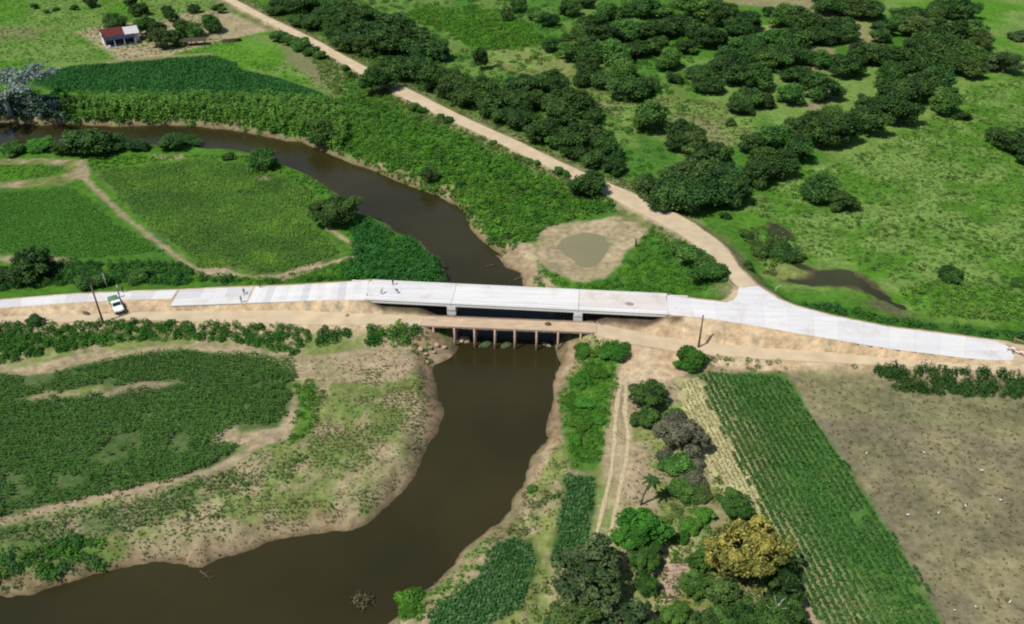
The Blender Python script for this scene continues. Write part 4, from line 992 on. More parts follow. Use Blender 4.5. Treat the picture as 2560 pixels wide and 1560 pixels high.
# ------------------------------------------------------------------ vegetation that nobody could count
def inside(poly, n_or_density, z=0.0, seed=0, geo=False, avoid=True, row=None, jitter=.15):
    pl = np.asarray(poly, float) if geo else PP(poly, z)
    rng = np.random.default_rng(seed)
    lo = pl.min(0); hi = pl.max(0)
    if row is None:
        n = int((hi - lo).prod() * n_or_density)
        p = rng.uniform(lo, hi, (n, 2))
    else:
        sp, st, ang = row
        R = np.linalg.norm(hi - lo) / 2 + 2; c = (lo + hi) / 2
        u = np.arange(-R, R, st); v = np.arange(-R, R, sp)
        U, W = np.meshgrid(u, v)
        U = U + rng.uniform(-st * .5, st * .5, U.shape); W = W + rng.normal(size=W.shape) * jitter * sp
        p = c + np.stack([U.ravel() * math.cos(ang) - W.ravel() * math.sin(ang), U.ravel() * math.sin(ang) + W.ravel() * math.cos(ang)], 1)
    d = sdf(pl, p[:, 0], p[:, 1], 5) + (fbm(p[:, 0], p[:, 1], 4, seed + 3) - .5) * 3.6
    ok = d < 0
    if avoid: ok &= (gsample(sd_road, p[:, 0], p[:, 1]) > .7) & (gsample(sd_riv, p[:, 0], p[:, 1]) > .4) & (gsample(sd_pond, p[:, 0], p[:, 1]) > 1) & (gsample(sd_deck, p[:, 0], p[:, 1]) > .5)
    return p[ok], rng
def pal(cols, n, rng):
    cols = np.asarray(cols); w = rng.random((n, 1)); i = rng.integers(0, len(cols), n); j = rng.integers(0, len(cols), n)
    return cols[i] * w + cols[j] * (1 - w)
def stuff(name, p, rng, r, h, cols, nq, mode, label, cat, parent=None, field=None, leafs=.5):
    """p: places (n,2); r,h: (lo,hi); mode dome / blade"""
    n = len(p)
    if n == 0: return
    zz = zg(p[:, 0], p[:, 1])
    big = fbm(p[:, 0], p[:, 1], 9, 400)[:, None]
    R = rng.uniform(r[0], r[1], n); Hh = 1.15 * rng.uniform(h[0], h[1], n) * (.75 + .5 * big[:, 0])
    cc = pal(cols, n, rng) * (.75 + .5 * big)
    if field is not None: cc = cc * field(p)
    N = n * nq
    R_, H_ = np.repeat(R, nq), np.repeat(Hh, nq)
    base_ = np.repeat(np.stack([p[:, 0], p[:, 1], zz], 1), nq, 0)
    C_ = np.repeat(cc, nq, 0) * rng.uniform(.7, 1.3, (N, 1))
    if mode == 'dome':
        q = rng.normal(size=(N, 3)); q[:, 2] = np.abs(q[:, 2]) ; q /= np.linalg.norm(q, axis=1)[:, None]
        k_ = rng.uniform(.8, 1.1, (N, 1))
        cen = base_ + q * k_ * np.stack([R_, R_, H_], 1)
        nn = q + rng.normal(size=q.shape) * .5 + np.array((0, 0, .35)); nn /= np.linalg.norm(nn, axis=1)[:, None]
        v = leaf_quads(cen, nn, R_ * leafs * rng.uniform(.7, 1.3, N), rng)
    else:
        a = rng.uniform(0, 6.283, N); sp = rng.uniform(.25, 1.0, N)
        dx = np.stack([np.cos(a), np.sin(a), np.zeros(N)], 1)
        sd = np.stack([-np.sin(a), np.cos(a), np.zeros(N)], 1)
        wv = (R_ * .34)[:, None]
        up = np.array((0, 0, 1.0))
        hb = H_ * rng.uniform(.45, 1.05, N)
        drop = rng.uniform(-.15, .75, N) * np.minimum(R_, H_) * sp
        b0 = base_ + dx * (R_ * .08)[:, None] + up * (hb - drop * .25)[:, None]
        e_ = base_ + dx * (R_ * sp * 1.15)[:, None] + up * np.maximum(.04, hb - drop)[:, None]
        m_ = (b0 + e_) * .5 + up * (R_ * .12)[:, None]
        v = np.stack([b0 - sd * wv * .35, m_ - sd * wv, e_, m_ + sd * wv], 1).reshape(-1, 3)
    f = np.arange(N * 4).reshape(-1, 4)
    me = mesh_np(name, v, f, M_VEG, False, np.repeat(np.clip(C_, .003, .8), 4, 0))
    return tag(add(name, me, parent), label, cat, None, 'stuff')

V_DK = [(.028, .115, .030), (.045, .150, .038)]; V_MD = [(.044, .150, .020), (.080, .205, .030)]; V_BR = [(.070, .225, .016), (.115, .285, .028)]
V_LT = [(.110, .215, .036), (.155, .250, .058)]; V_DRY = [(.26, .22, .11), (.34, .28, .15)]; V_CANE = [(.11, .270, .035), (.19, .350, .065), (.07, .18, .028)]; V_OL = [(.10, .13, .035), (.15, .17, .055)]

# crops in rows
p, g = inside([(90, 205), (120, 178), (200, 164), (350, 154), (520, 141), (570, 152), (610, 178), (640, 184), (700, 198), (800, 232), (820, 245), (700, 241), (500, 239), (250, 233), (140, 227)], 0, 0, 11, row=(1.1, .6, 1.2))
stuff('bean_crop', p, g, (.4, .65), (.45, .8), [(.034, .150, .032), (.050, .190, .042)], 6, 'dome', 'dark green crop field in front of the farmhouse', 'crop', leafs=.9)
yl = lambda p_: 1 + sstep(.45, .75, fbm(p_[:, 0], p_[:, 1], 9, 71))[:, None] * np.array((.9, .45, .2))
p, g = inside([(235, 432), (500, 396), (640, 416), (775, 474), (770, 570), (845, 618), (855, 636), (700, 684), (560, 672), (500, 668), (432, 606), (335, 530)], 0, 0, 12, row=(.9, .42, 1.35))
stuff('maize_crop', p, g, (.32, .55), (.5, 1.0), V_MD + V_BR + [(.10, .25, .03)], 6, 'blade', 'mid green maize field with yellowish patches between tracks and river', 'crop', field=yl)
p, g = inside([(-60, 486), (180, 470), (300, 562), (408, 630), (180, 648), (-60, 618)], 0, 0, 13, row=(.9, .45, .2))
stuff('young_crop', p, g, (.32, .55), (.25, .5), V_BR[:1] + V_MD + [(.05, .21, .02)], 5, 'blade', 'smooth green young crop field left of the diagonal track', 'crop')
p, g = inside([(-60, 412), (150, 412), (165, 430), (60, 450), (-60, 458)], .9, 0, 14)
stuff('short_crop', p, g, (.4, .7), (.3, .6), V_LT[:1] + V_BR, 5, 'blade', 'narrow wedge of light green crop between two field tracks', 'crop')
K_POLY = [(-90, 940), (50, 945), (60, 975), (130, 950), (150, 934), (330, 892), (450, 878), (560, 890), (640, 884), (715, 900), (728, 925), (745, 945), (705, 962), (728, 990), (705, 1015), (716, 1036), (690, 1062), (575, 1066), (535, 1086), (540, 1112), (605, 1112), (555, 1155), (428, 1202), (300, 1232), (150, 1258), (-90, 1310)]
p, g = inside(K_POLY, 0, 0, 15, row=(.9, .36, .12))
hole = np.minimum(sdf(PP([(40, 1004), (130, 982), (240, 962), (300, 966), (235, 984), (120, 1000)]), p[:, 0], p[:, 1]), sdf(PP([(250, 990), (320, 964), (380, 952), (460, 958), (380, 974), (300, 988)]), p[:, 0], p[:, 1]))
hole = np.minimum(hole, sdf(PP([(560, 1072), (600, 1062), (640, 1082), (720, 1060), (720, 1100), (560, 1104)]), p[:, 0], p[:, 1]))
p = p[hole + (fbm(p[:, 0], p[:, 1], 3, 19) - .5) * 4 > 0]
yk = lambda p_: 1 + (sstep(.5, .75, fbm(p_[:, 0], p_[:, 1], 8, 72)) * sstep(112, 100, p_[:, 1]))[:, None] * np.array((1.6, .65, .4))
p = p[fbm(p[:, 0], p[:, 1], 6, 87) > .30]
stuff('maize_crop', p, g, (.34, .58), (.7, 1.25), [(.042, .140, .024), (.062, .172, .032), (.100, .215, .042), (.065, .155, .022)], 7, 'blade', 'tall dark green maize field on the left bank below the hedge', 'crop', field=yk)
p, g = inside([(-90, 1345), (150, 1296), (430, 1226), (560, 1190), (640, 1190), (760, 1140), (700, 1230), (560, 1290), (430, 1310), (300, 1330), (200, 1345), (-90, 1400)], 0, 0, 16, row=(1.0, .6, .16))
keep = fbm(p[:, 0], p[:, 1], 5, 88) > .42; p = p[keep]
stuff('sparse_crop', p, g, (.35, .6), (.4, .9), V_DK + V_MD + V_OL, 6, 'blade', 'patchy low crop in faint rows between field track and lower river bank', 'crop')
p, g = inside([(760, 960), (1030, 900), (1070, 1000), (1060, 1090), (1000, 1190), (900, 1270), (740, 1310), (600, 1300), (740, 1180), (780, 1060)], 0, 0, 17, row=(.95, .5, .1))
keep = fbm(p[:, 0], p[:, 1], 6, 89) > .47; p = p[keep]
stuff('stubble_regrowth', p, g, (.25, .5), (.25, .6), V_OL + V_MD + V_DRY, 5, 'blade', 'thin green regrowth in dry stubble on the inside of the river bend', 'stubble')
for kk, q in enumerate(([(1405, 1195), (1486, 1195), (1480, 1280), (1458, 1375), (1400, 1415), (1375, 1400), (1402, 1300)], [(1245, 1355), (1328, 1350), (1345, 1400), (1318, 1500), (1200, 1580), (1065, 1600), (1085, 1520), (1200, 1440)])):
    p, g = inside(q, 0, 0, 18 + kk, row=(.6, .36, 1.35))
    p = p[fbm(p[:, 0], p[:, 1], 4, 86) > .22]
    stuff('vegetable_crop', p, g, (.28, .48), (.35, .7), [(.028, .115, .026), (.042, .145, .032), (.06, .165, .04), (.16, .27, .12)], 8, 'blade', ['dark blue green crop plot beside the wheel tracks', 'dark blue green crop plot along the lower right bank'][kk], 'crop')
ST = [(1745, 942), (1775, 936), (1956, 936), (1980, 962), (2026, 1042), (2126, 1182), (2254, 1382), (2376, 1602), (2400, 1660), (2110, 1660), (2056, 1560), (1966, 1402), (1866, 1204), (1792, 1040)]
A1, A2 = P(1980, 962), P(2254, 1382); sang = math.atan2(A2[1] - A1[1], A2[0] - A1[0])
p, g = inside(ST, 0, 0, 21, row=(1.2, .19, sang), jitter=.11)
keep = fbm(p[:, 0], p[:, 1], 9, 90) > .26; p = p[keep]
sf = lambda p_: 1 + sstep(.55, .8, fbm(p_[:, 0], p_[:, 1], 8, 73))[:, None] * np.array((.7, .3, .3))
stuff('row_crop', p, g, (.26, .42), (.2, .42), [(.036, .125, .024), (.055, .155, .034), (.075, .165, .045)], 5, 'dome', 'green crop strip in straight rows beside the brown stubble field', 'crop', field=sf, leafs=1.0)
p, g = inside([(1694, 952), (1745, 950), (1806, 1055), (1880, 1200), (1940, 1325), (1925, 1335), (1804, 1230), (1732, 1082)], 0, 0, 22, row=(.9, .35, sang))
stuff('straw_rows', p, g, (.2, .4), (.15, .35), V_DRY + [(.34, .34, .15), (.22, .26, .09)], 4, 'blade', 'pale straw coloured rows along the left edge of the striped field', 'stubble')
p, g = inside([(1990, 945), (2160, 960), (2560, 1010), (2700, 1010), (2800, 1650), (2400, 1650), (2270, 1390), (2140, 1180)], .55, 0, 23)
stuff('dry_stubble', p, g, (.25, .5), (.12, .3), [(.22, .19, .10), (.17, .15, .075), (.13, .15, .06)], 4, 'blade', 'short dry stubble over the brown field', 'stubble')

BEND = [(745, 900), (1040, 870), (1072, 940), (1090, 1020), (1075, 1110), (1030, 1190), (950, 1265), (870, 1310), (700, 1345), (560, 1385), (420, 1395), (330, 1390), (420, 1300), (600, 1240), (740, 1120), (790, 1000)]
p, g = inside(BEND, 1.2, 0, 24)
stuff('dry_grass', p, g, (.18, .42), (.10, .28), [(.27, .22, .12), (.20, .19, .085), (.13, .16, .055), (.33, .27, .16)], 4, 'blade', 'short dry mottled grass on the inside of the river bend', 'grass')
p, g = inside([(1400, 1080), (1440, 1120), (1420, 1190), (1400, 1300), (1350, 1340), (1240, 1345), (1100, 1500), (1000, 1560), (960, 1560), (1100, 1440), (1280, 1290), (1330, 1190)], 1.4, 0, 25)
stuff('dry_grass', p, g, (.2, .45), (.12, .35), [(.26, .22, .11), (.17, .19, .07), (.10, .16, .045), (.07, .14, .03)], 4, 'blade', 'mottled grass and weeds along the eroded right bank', 'grass')
p, g = inside([(1560, 1000), (1700, 960), (1760, 1100), (1790, 1240), (1700, 1420), (1560, 1500), (1480, 1420), (1560, 1240), (1600, 1120)], .9, 0, 26)
stuff('dry_grass', p, g, (.2, .45), (.12, .35), [(.26, .23, .11), (.19, .20, .07), (.12, .17, .05), (.09, .15, .03)], 4, 'blade', 'mottled grass between the wheel tracks and the garden trees', 'grass')
p, g = inside([(-90, 1300), (200, 1262), (420, 1212), (540, 1185), (700, 1100), (760, 1130), (640, 1290), (450, 1390), (300, 1420), (150, 1450), (-90, 1500)], 1.8, 0, 27)
stuff('dry_grass', p, g, (.2, .4), (.1, .3), [(.22, .21, .09), (.12, .17, .05), (.06, .14, .03), (.05, .13, .025)], 5, 'blade', 'dry mottled grass on the lower left field', 'grass')
# thickets and hedges
def dens(name, poly, n, seed, r, h, cols, nq, mode, label, cat, z=0.0, leafs=.5, thr=None):
    p_, g_ = inside(poly, n, z, seed)
    if thr is not None: p_ = p_[fbm(p_[:, 0], p_[:, 1], 7, seed + 5) > thr]
    if mode == 'dome': nq, leafs = int(nq * 1.7), leafs * .66
    return stuff(name, p_, g_, r, (h[0] * .7, h[1] * .92), cols, nq, mode, label, cat, leafs=leafs)
dens('river_cane', [(160, 252), (350, 246), (600, 250), (830, 258), (870, 330), (860, 372), (750, 345), (690, 338), (600, 318), (480, 303), (200, 303), (150, 285)], 1.0, 31, (.6, 1.15), (2.4, 4.6), V_CANE, 15, 'blade', 'tall yellow green cane thicket along the far river bank', 'cane')
dens('river_cane', [(160, 252), (350, 246), (600, 250), (830, 258), (870, 330), (860, 372), (750, 345), (690, 338), (600, 318), (480, 303), (200, 303), (150, 285)], .16, 32, (1.0, 1.8), (1.8, 3.2), V_MD + V_CANE, 40, 'dome', 'leafy undergrowth among the cane on the far river bank', 'undergrowth', leafs=.42)
SCR = [(830, 250), (900, 245), (980, 275), (1150, 345), (1350, 435), (1540, 500), (1540, 530), (1480, 535), (1400, 556), (1340, 580), (1330, 606), (1262, 618), (1190, 575), (1165, 525), (1090, 482), (1000, 442), (920, 402), (850, 372)]
dens('scrub', SCR, .17, 33, (.6, 1.9), (.4, 1.9), V_MD + V_BR + V_BR + [(.03, .085, .018)], 44, 'dome', 'dense leafy scrub on the slope between the dirt road and the river', 'scrub', leafs=.42)
dens('tall_grass', SCR, 1.3, 34, (.5, 1.0), (.4, .9), V_BR + V_MD + V_LT, 7, 'blade', 'bright tall grass between the scrub bushes on the river slope', 'grass')
VERGE = [(a_ - 6, b_ + 2) for a_, b_ in sec_left[6:20]] + [(830, 250), (980, 275), (1150, 345), (1350, 435), (1540, 510)]
dens('verge_scrub', VERGE, .14, 63, (.4, 1.2), (.4, 1.3), V_MD + V_BR + V_OL, 36, 'dome', 'ragged scrub climbing to the river side edge of the dirt road', 'scrub', leafs=.42)
dens('verge_grass', VERGE, 1.0, 64, (.4, .8), (.3, .7), V_BR + V_OL, 7, 'blade', 'grass on the river side verge of the dirt road', 'grass')
VERGE2 = [(a_ + 4, b_ - 2) for a_, b_ in sec_right[6:24]] + [(a_ + 26, b_ - 14) for a_, b_ in sec_right[23:5:-1]]
dens('verge_grass', VERGE2, .8, 65, (.4, .8), (.25, .6), V_OL + V_MD + V_DRY[:1], 6, 'blade', 'olive grass on the woodland side verge of the dirt road', 'grass')
dens('reed_bed', [(880, 565), (925, 552), (965, 575), (1000, 597), (1045, 612), (1075, 640), (1108, 668), (1112, 715), (850, 705), (880, 650)], 1.2, 35, (.7, 1.2), (1.2, 2.2), [(.034, .150, .030), (.05, .19, .04), (.04, .17, .025)], 16, 'dome', 'green reed bed at the water edge left of the bridge', 'reeds', leafs=.5)
dens('hedge', [(-60, 690), (130, 655), (300, 660), (430, 655), (520, 690), (620, 705), (860, 696), (860, 700), (600, 706), (340, 710), (130, 717), (-60, 732)], 1.0, 36, (.5, 1.1), (.7, 1.9), V_DK + V_MD, 34, 'dome', 'low green bushes along the upper edge of the concrete road', 'hedge', leafs=.45)
dens('hedge', [(-60, 826), (105, 806), (244, 806), (314, 816), (419, 812), (558, 824), (698, 828), (780, 836), (785, 850), (733, 884), (628, 870), (523, 858), (384, 850), (244, 862), (105, 886), (-60, 925)], 1.3, 37, (.5, 1.0), (.6, 1.5), [(.034, .130, .020), (.055, .180, .024), (.075, .205, .030)], 36, 'dome', 'long green hedge of tall weeds between the detour and the left fields', 'hedge', leafs=.45)
dens('hedge', [(795, 838), (860, 836), (890, 850), (860, 862), (800, 864)], .8, 38, (.7, 1.2), (1.0, 1.8), V_DK + V_MD, 34, 'dome', 'short hedge piece between two gaps below the detour', 'hedge', leafs=.45)
dens('hedge', [(925, 835), (1000, 822), (1040, 826), (1040, 862), (960, 866), (920, 862)], .9, 39, (.7, 1.3), (1.2, 2.2), V_DK + V_MD + V_BR[:1], 38, 'dome', 'green bushes at the left end of the timber bridge', 'hedge', leafs=.45)
dens('bank_weeds', [(1030, 835), (1090, 850), (1110, 870), (1060, 900), (1070, 960), (1050, 930), (1035, 870)], .5, 66, (.3, .8), (.3, .9), V_MD + V_OL, 26, 'dome', 'weeds on the broken bank at the left end of the timber bridge', 'weeds', leafs=.5, thr=.4)
dens('hedge', [(2180, 935), (2260, 918), (2400, 930), (2560, 936), (2760, 945), (2760, 1010), (2560, 1000), (2380, 985), (2240, 975)], 1.3, 40, (.55, 1.05), (1.0, 2.4), [(.028, .085, .018), (.046, .130, .024), (.06, .125, .03)], 38, 'dome', 'dark green hedge between the detour and the brown stubble field', 'hedge', leafs=.45)
dens('verge_weeds', [(1740, 905), (1960, 898), (2180, 915), (2180, 925), (1990, 935), (1880, 930), (1760, 940)], .35, 41, (.4, .8), (.4, 1.0), V_MD + V_LT + V_DRY, 22, 'dome', 'straggling weeds and dry tufts along the right verge of the detour', 'weeds', leafs=.5, thr=.45)
dens('ditch_hedge', [(1975, 752), (2100, 772), (2300, 812), (2560, 830), (2760, 838), (2760, 862), (2530, 848), (2230, 812), (2090, 786), (1990, 764)], .6, 42, (.7, 1.3), (.8, 1.6), V_DK + V_MD, 32, 'dome', 'green bushes in the ditch above the right end of the concrete road', 'hedge', leafs=.45)
dens('meadow_tufts', [(1860, 520), (1960, 450), (2120, 400), (2300, 320), (2420, 220), (2700, 160), (2700, 830), (2540, 820), (2300, 770), (2280, 740), (2200, 680), (2100, 650), (1990, 640), (1930, 560)], .16, 43, (.35, .9), (.2, .55), [(.035, .085, .022), (.05, .11, .03), (.09, .15, .04)], 14, 'dome', 'dark tussocks scattered over the pale marsh meadow', 'grass', leafs=.6, thr=.45)
dens('meadow_grass', [(1860, 520), (1960, 450), (2120, 400), (2300, 320), (2420, 220), (2700, 160), (2700, 830), (2540, 820), (2300, 770), (2280, 740), (2200, 680), (2100, 650), (1990, 640), (1930, 560)], .7, 44, (.4, .8), (.2, .45), V_LT + V_BR[1:], 4, 'blade', 'pale green grass of the marsh meadow', 'grass')
dens('marsh_reeds', [(2240, 730), (2330, 705), (2560, 735), (2700, 750), (2700, 800), (2400, 800), (2330, 790), (2260, 765)], .4, 45, (.6, 1.1), (.6, 1.2), V_BR + V_LT, 18, 'dome', 'bright yellow green reeds at the lower end of the marsh meadow', 'reeds', leafs=.5)
dens('marsh_scrub', [(1850, 560), (1900, 560), (1960, 600), (2010, 640), (1960, 650), (1920, 690), (1880, 640)], .35, 46, (.6, 1.2), (.6, 1.3), V_MD + V_OL, 28, 'dome', 'low mixed scrub in the corner behind the road junction', 'scrub', leafs=.45)
dens('triangle_grass', [(1330, 715), (1345, 665), (1400, 695), (1460, 710), (1520, 695), (1560, 660), (1610, 600), (1640, 560), (1700, 600), (1800, 690), (1800, 735), (1660, 735)], .75, 47, (.5, 1.0), (.4, 1.1), V_MD + V_BR, 14, 'dome', 'rank green growth between the pond and the concrete road', 'grass', leafs=.5)
dens('junction_weeds', [(1840, 730), (1700, 735), (1800, 715), (1830, 700)], .5, 48, (.4, .8), (.3, .7), V_OL + V_MD, 12, 'dome', 'weeds in the inner corner of the junction', 'weeds', leafs=.5)
dens('bank_scrub', [(1400, 960), (1425, 930), (1455, 870), (1500, 858), (1545, 870), (1540, 950), (1520, 1060), (1500, 1150), (1430, 1170), (1405, 1060)], 1.3, 49, (.4, .8), (.3, .9), V_BR + V_BR + V_MD, 16, 'dome', 'leafy growth filling the right bank between the bright bushes', 'scrub', leafs=.45)
dens('bank_weeds', [(1330, 1200), (1390, 1130), (1430, 1180), (1390, 1300), (1300, 1350), (1250, 1330), (1290, 1280)], .35, 50, (.4, .9), (.3, .9), V_MD + V_OL + V_DRY, 22, 'dome', 'scattered weeds on the eroded right bank', 'weeds', leafs=.5, thr=.42)
dens('bank_grass', [(1240, 1330), (1180, 1375), (1100, 1460), (1000, 1545), (1060, 1560), (1150, 1480), (1230, 1380)], 1.0, 51, (.35, .7), (.3, .7), V_LT + V_BR, 8, 'blade', 'grass strip along the lower right waterline', 'grass')
dens('bank_thicket', [(-90, 1420), (60, 1365), (200, 1350), (320, 1370), (300, 1395), (150, 1425), (60, 1450), (-90, 1480)], .6, 52, (.6, 1.2), (.7, 1.6), V_MD + V_DK + V_BR[:1], 34, 'dome', 'green thicket on the lower left river bank', 'scrub', leafs=.45)
dens('field_weeds', [(735, 950), (800, 960), (810, 1020), (775, 1095), (720, 1110), (740, 1020)], .7, 53, (.4, .8), (.4, .9), V_BR + V_MD, 18, 'dome', 'bright weeds between the maize and the dry stubble', 'weeds', leafs=.5)
dens('garden_grass', [(1640, 1240), (1760, 1180), (1860, 1230), (1990, 1500), (2000, 1600), (1600, 1600), (1640, 1400)], .8, 54, (.4, .8), (.3, .7), V_LT + V_OL + V_MD, 14, 'dome', 'uneven grass and weeds around the garden trees', 'grass', leafs=.55)
dens('orchard_grass', [(1340, 1420), (1420, 1440), (1420, 1600), (1200, 1650), (1300, 1540)], .6, 55, (.4, .8), (.3, .7), V_LT + V_OL, 12, 'dome', 'light grass between the lower crop plot and the grey green tree', 'grass', leafs=.55)
dens('wood_undergrowth', [(700, 0), (1500, -40), (1720, 100), (1760, 250), (1600, 480), (1540, 430), (1300, 330), (1000, 180), (820, 80)], .05, 56, (.8, 1.9), (.6, 1.6), V_MD + V_BR[:1] + [(.04, .11, .02)], 24, 'dome', 'green undergrowth between the trees beyond the dirt road', 'undergrowth', leafs=.42)
dens('belt_undergrowth', [(690, 12), (800, -10), (920, 20), (1060, 80), (1130, 190), (1300, 205), (1440, 240), (1520, 330), (1560, 430), (1520, 430), (1300, 335), (1130, 262), (960, 180), (860, 110), (760, 60)], .12, 67, (.9, 2.0), (1.0, 3.2), [(.022, .065, .014), (.035, .10, .02), (.055, .13, .026)], 22, 'dome', 'dark undergrowth closing the gaps in the roadside tree belt', 'undergrowth', leafs=.45)
dens('bright_scrub', [(1020, 25), (1130, 20), (1260, 30), (1330, 70), (1370, 110), (1300, 125), (1180, 125), (1120, 80), (1030, 50)], .30, 57, (.9, 1.8), (.7, 1.4), V_BR + [(.11, .21, .03)], 26, 'dome', 'vivid green scrub filling the clearing behind the roadside trees', 'scrub', leafs=.42)
dens('clearing_grass', [(1440, 200), (1640, 240), (1760, 250), (1900, 290), (1880, 360), (1760, 380), (1600, 330), (1500, 270)], .35, 58, (.5, .9), (.25, .5), V_LT + V_OL, 6, 'blade', 'pale grass of the clearing inside the woodland', 'grass')
dens('pasture_grass', [(-100, -20), (540, -20), (560, 100), (860, 220), (860, 240), (640, 170), (520, 132), (250, 150), (-100, 180)], .30, 59, (.5, 1.0), (.25, .5), V_BR + V_LT, 5, 'blade', 'bright pasture grass around the farmhouse', 'grass')
dens('field_edge_grass', [(200, 390), (640, 388), (800, 455), (880, 540), (870, 600), (780, 480), (640, 408), (500, 390), (240, 425)], .9, 60, (.4, .8), (.3, .8), V_BR + V_LT[:1], 8, 'blade', 'bright grass between the maize field and the near river bank', 'grass')
dens('field_edge_weeds', [(520, 690), (690, 695), (800, 670), (880, 645), (860, 700), (600, 712)], .8, 61, (.4, .8), (.4, .9), V_BR + V_MD, 14, 'dome', 'bright weeds between the maize field and the concrete road', 'weeds', leafs=.5)
dens('silver_scrub', [(-80, 255), (60, 245), (150, 255), (165, 300), (80, 306), (-80, 302)], .5, 62, (.9, 1.6), (1.5, 3.2), [(.14, .23, .16), (.20, .30, .22), (.06, .12, .07)], 34, 'blade', 'silvery green scrub under the pale tree at the river', 'scrub')

# ------------------------------------------------------------------ pale bare-limbed tree at the far left
q = PG(28, 285); PT = empty('silver_tree', q, 0, 'pale silvery tree with bare arching limbs on the far river bank', 'tree'); PT.scale = (2.3, 2.3, 1.45)
rr = random.Random(5)
tk = MB(); tk.tube([(0, 0, -.4), (-.3, 0, 2.5), (-.2, .2, 4.5)], [.45, .36, .28], 8)
tips = []
for k_ in range(14):
    a = 2 * math.pi * k_ / 14 + rr.uniform(-.2, .2); L_ = rr.uniform(5.0, 9.5); up = rr.uniform(3.0, 8.0)
    pts = [(-.2, .1, 3.4 + rr.uniform(-1, 1)), (math.cos(a) * L_ * .35, math.sin(a) * L_ * .35, 4.2 + up * .55), (math.cos(a) * L_ * .7, math.sin(a) * L_ * .7, 4.0 + up * .85), (math.cos(a) * L_, math.sin(a) * L_, 3.6 + up)]
    tk.tube(pts, [.2, .13, .08, .03], 5); tips.append(pts)
    for s_ in range(4):
        b0 = Vector(pts[1 + s_ % 2]).lerp(Vector(pts[2 + s_ % 2]), rr.random())
        tk.tube([b0, b0 + Vector((rr.uniform(-1.6, 1.6), rr.uniform(-1.6, 1.6), rr.uniform(.4, 2.2)))], [.05, .015], 4)
tk.obj('trunk', mat_plain('silver_bark', (.30, .33, .31), .9, .2, 3.0, .2), PT, smooth=True)
cc = []
for pts in tips:
    for s_ in range(260):
        b0 = Vector(pts[1]).lerp(Vector(pts[3]), rr.random() ** .7); cc.append(b0 + Vector((rr.gauss(0, .55), rr.gauss(0, .55), rr.gauss(.05, .45))))
cc = np.array([c_[:] for c_ in cc]); g = np.random.default_rng(3)
nn = g.normal(size=cc.shape); nn /= np.linalg.norm(nn, axis=1)[:, None]
v = leaf_quads(cc, nn, g.uniform(.22, .55, len(cc)), g)
add('crown', mesh_np('crown', v, np.arange(len(v)).reshape(-1, 4), K_SILV, False, np.repeat(np.repeat(g.random(len(cc)), 4)[:, None], 3, 1)), PT)
# bare white tree near the lower edge
q = PG(1930, 1575); BT = empty('bare_tree', q, 0, 'leafless white stemmed tree in front of the dark tree right of the yellow one', 'tree'); BT.scale = (K, K, K)
m = MB(); m.tube([(0, 0, -.2), (.05, 0, 2.5), (.1, .05, 4.6)], [.14, .11, .06], 7)
for k_ in range(9):
    a = k_ * 2.4; z0 = 2.2 + k_ * .28; l = 1.5 - k_ * .07
    m.tube([(.06, 0, z0), (math.cos(a) * l * .6, math.sin(a) * l * .6, z0 + .7), (math.cos(a) * l, math.sin(a) * l, z0 + 1.0)], [.05, .03, .012], 5)
m.obj('trunk', M_PALE, BT, smooth=True)
# palm by the wheel tracks
q = PG(1602, 1262); PA = empty('palm_tree', q, 0, 'slender leaning palm with a small dark crown beside the wheel tracks', 'palm'); PA.scale = (K, K, K)
hp = 4.6; top = Vector((1.15, .2, hp))
m = MB(); m.tube([(0, 0, -.2), (.15, .02, 1.3), (.6, .1, 3.0), top], [.17, .14, .12, .10], 8); m.obj('trunk', M_BARK, PA, smooth=True)
fm = []
for k_ in range(14):
    a = k_ * 2.399; el = random.uniform(-.3, .7); v = []; f = []; n_ = 6
    for s_ in range(n_ + 1):
        t_ = s_ / n_; L_ = 1.35 * t_
        c_ = Vector((math.cos(a) * L_, math.sin(a) * L_, math.sin(el) * L_ - .75 * t_ * t_)); sd_ = Vector((-math.sin(a), math.cos(a), 0)) * (.24 * math.sin(math.pi * (.12 + .88 * t_)) + .01)
        v += [(top + c_ - sd_ + Vector((0, 0, -.08)))[:], (top + c_)[:], (top + c_ + sd_ + Vector((0, 0, -.08)))[:]]
    for s_ in range(n_):
        b = s_ * 3; f += [(b, b + 1, b + 4, b + 3), (b + 1, b + 2, b + 5, b + 4)]
    add('frond', mesh_np('frond', v, f, K_DARK, False, np.full((len(v), 3), .3)), PA)

# ------------------------------------------------------------------ farmhouse
hq = PG(298, 108)
HS = empty('farmhouse', (hq[0], hq[1], hq[2]), math.radians(30), 'small white farmhouse with a dark red metal roof and an open front porch', 'house'); HS.scale = (1.4, 1.4, 1.3)
Wd, Dp, Hh = 8.5, 7.0, 3.0       # along the front, depth, wall height
MB().box((0, Dp * .18, Hh / 2), (Wd, Dp * .64, Hh)).obj('wall', M_WHITE, HS)
yf = Dp * .18 - Dp * .32
for x0, wdt, nm, hgt, zc_ in ((-2.4, 1.2, 'window', 1.1, 1.6), (.2, 1.1, 'door', 2.1, 1.05), (2.6, 1.2, 'window', 1.1, 1.6)):
    o = MB().box((x0, yf - .03, zc_), (wdt, .10, hgt)).obj(nm, M_GLASS if nm == 'window' else M_DARKW, HS)
    MB().box((x0, yf - .05, zc_ + hgt / 2 + .05), (wdt + .2, .12, .1)).obj('lintel', M_WHITE, o)
MB().box((0, yf - .02, Hh / 2 - .3), (Wd - .1, .03, Hh - .7)).obj('porch_back_wall', M_BLUE, HS)
yw = Dp * .18
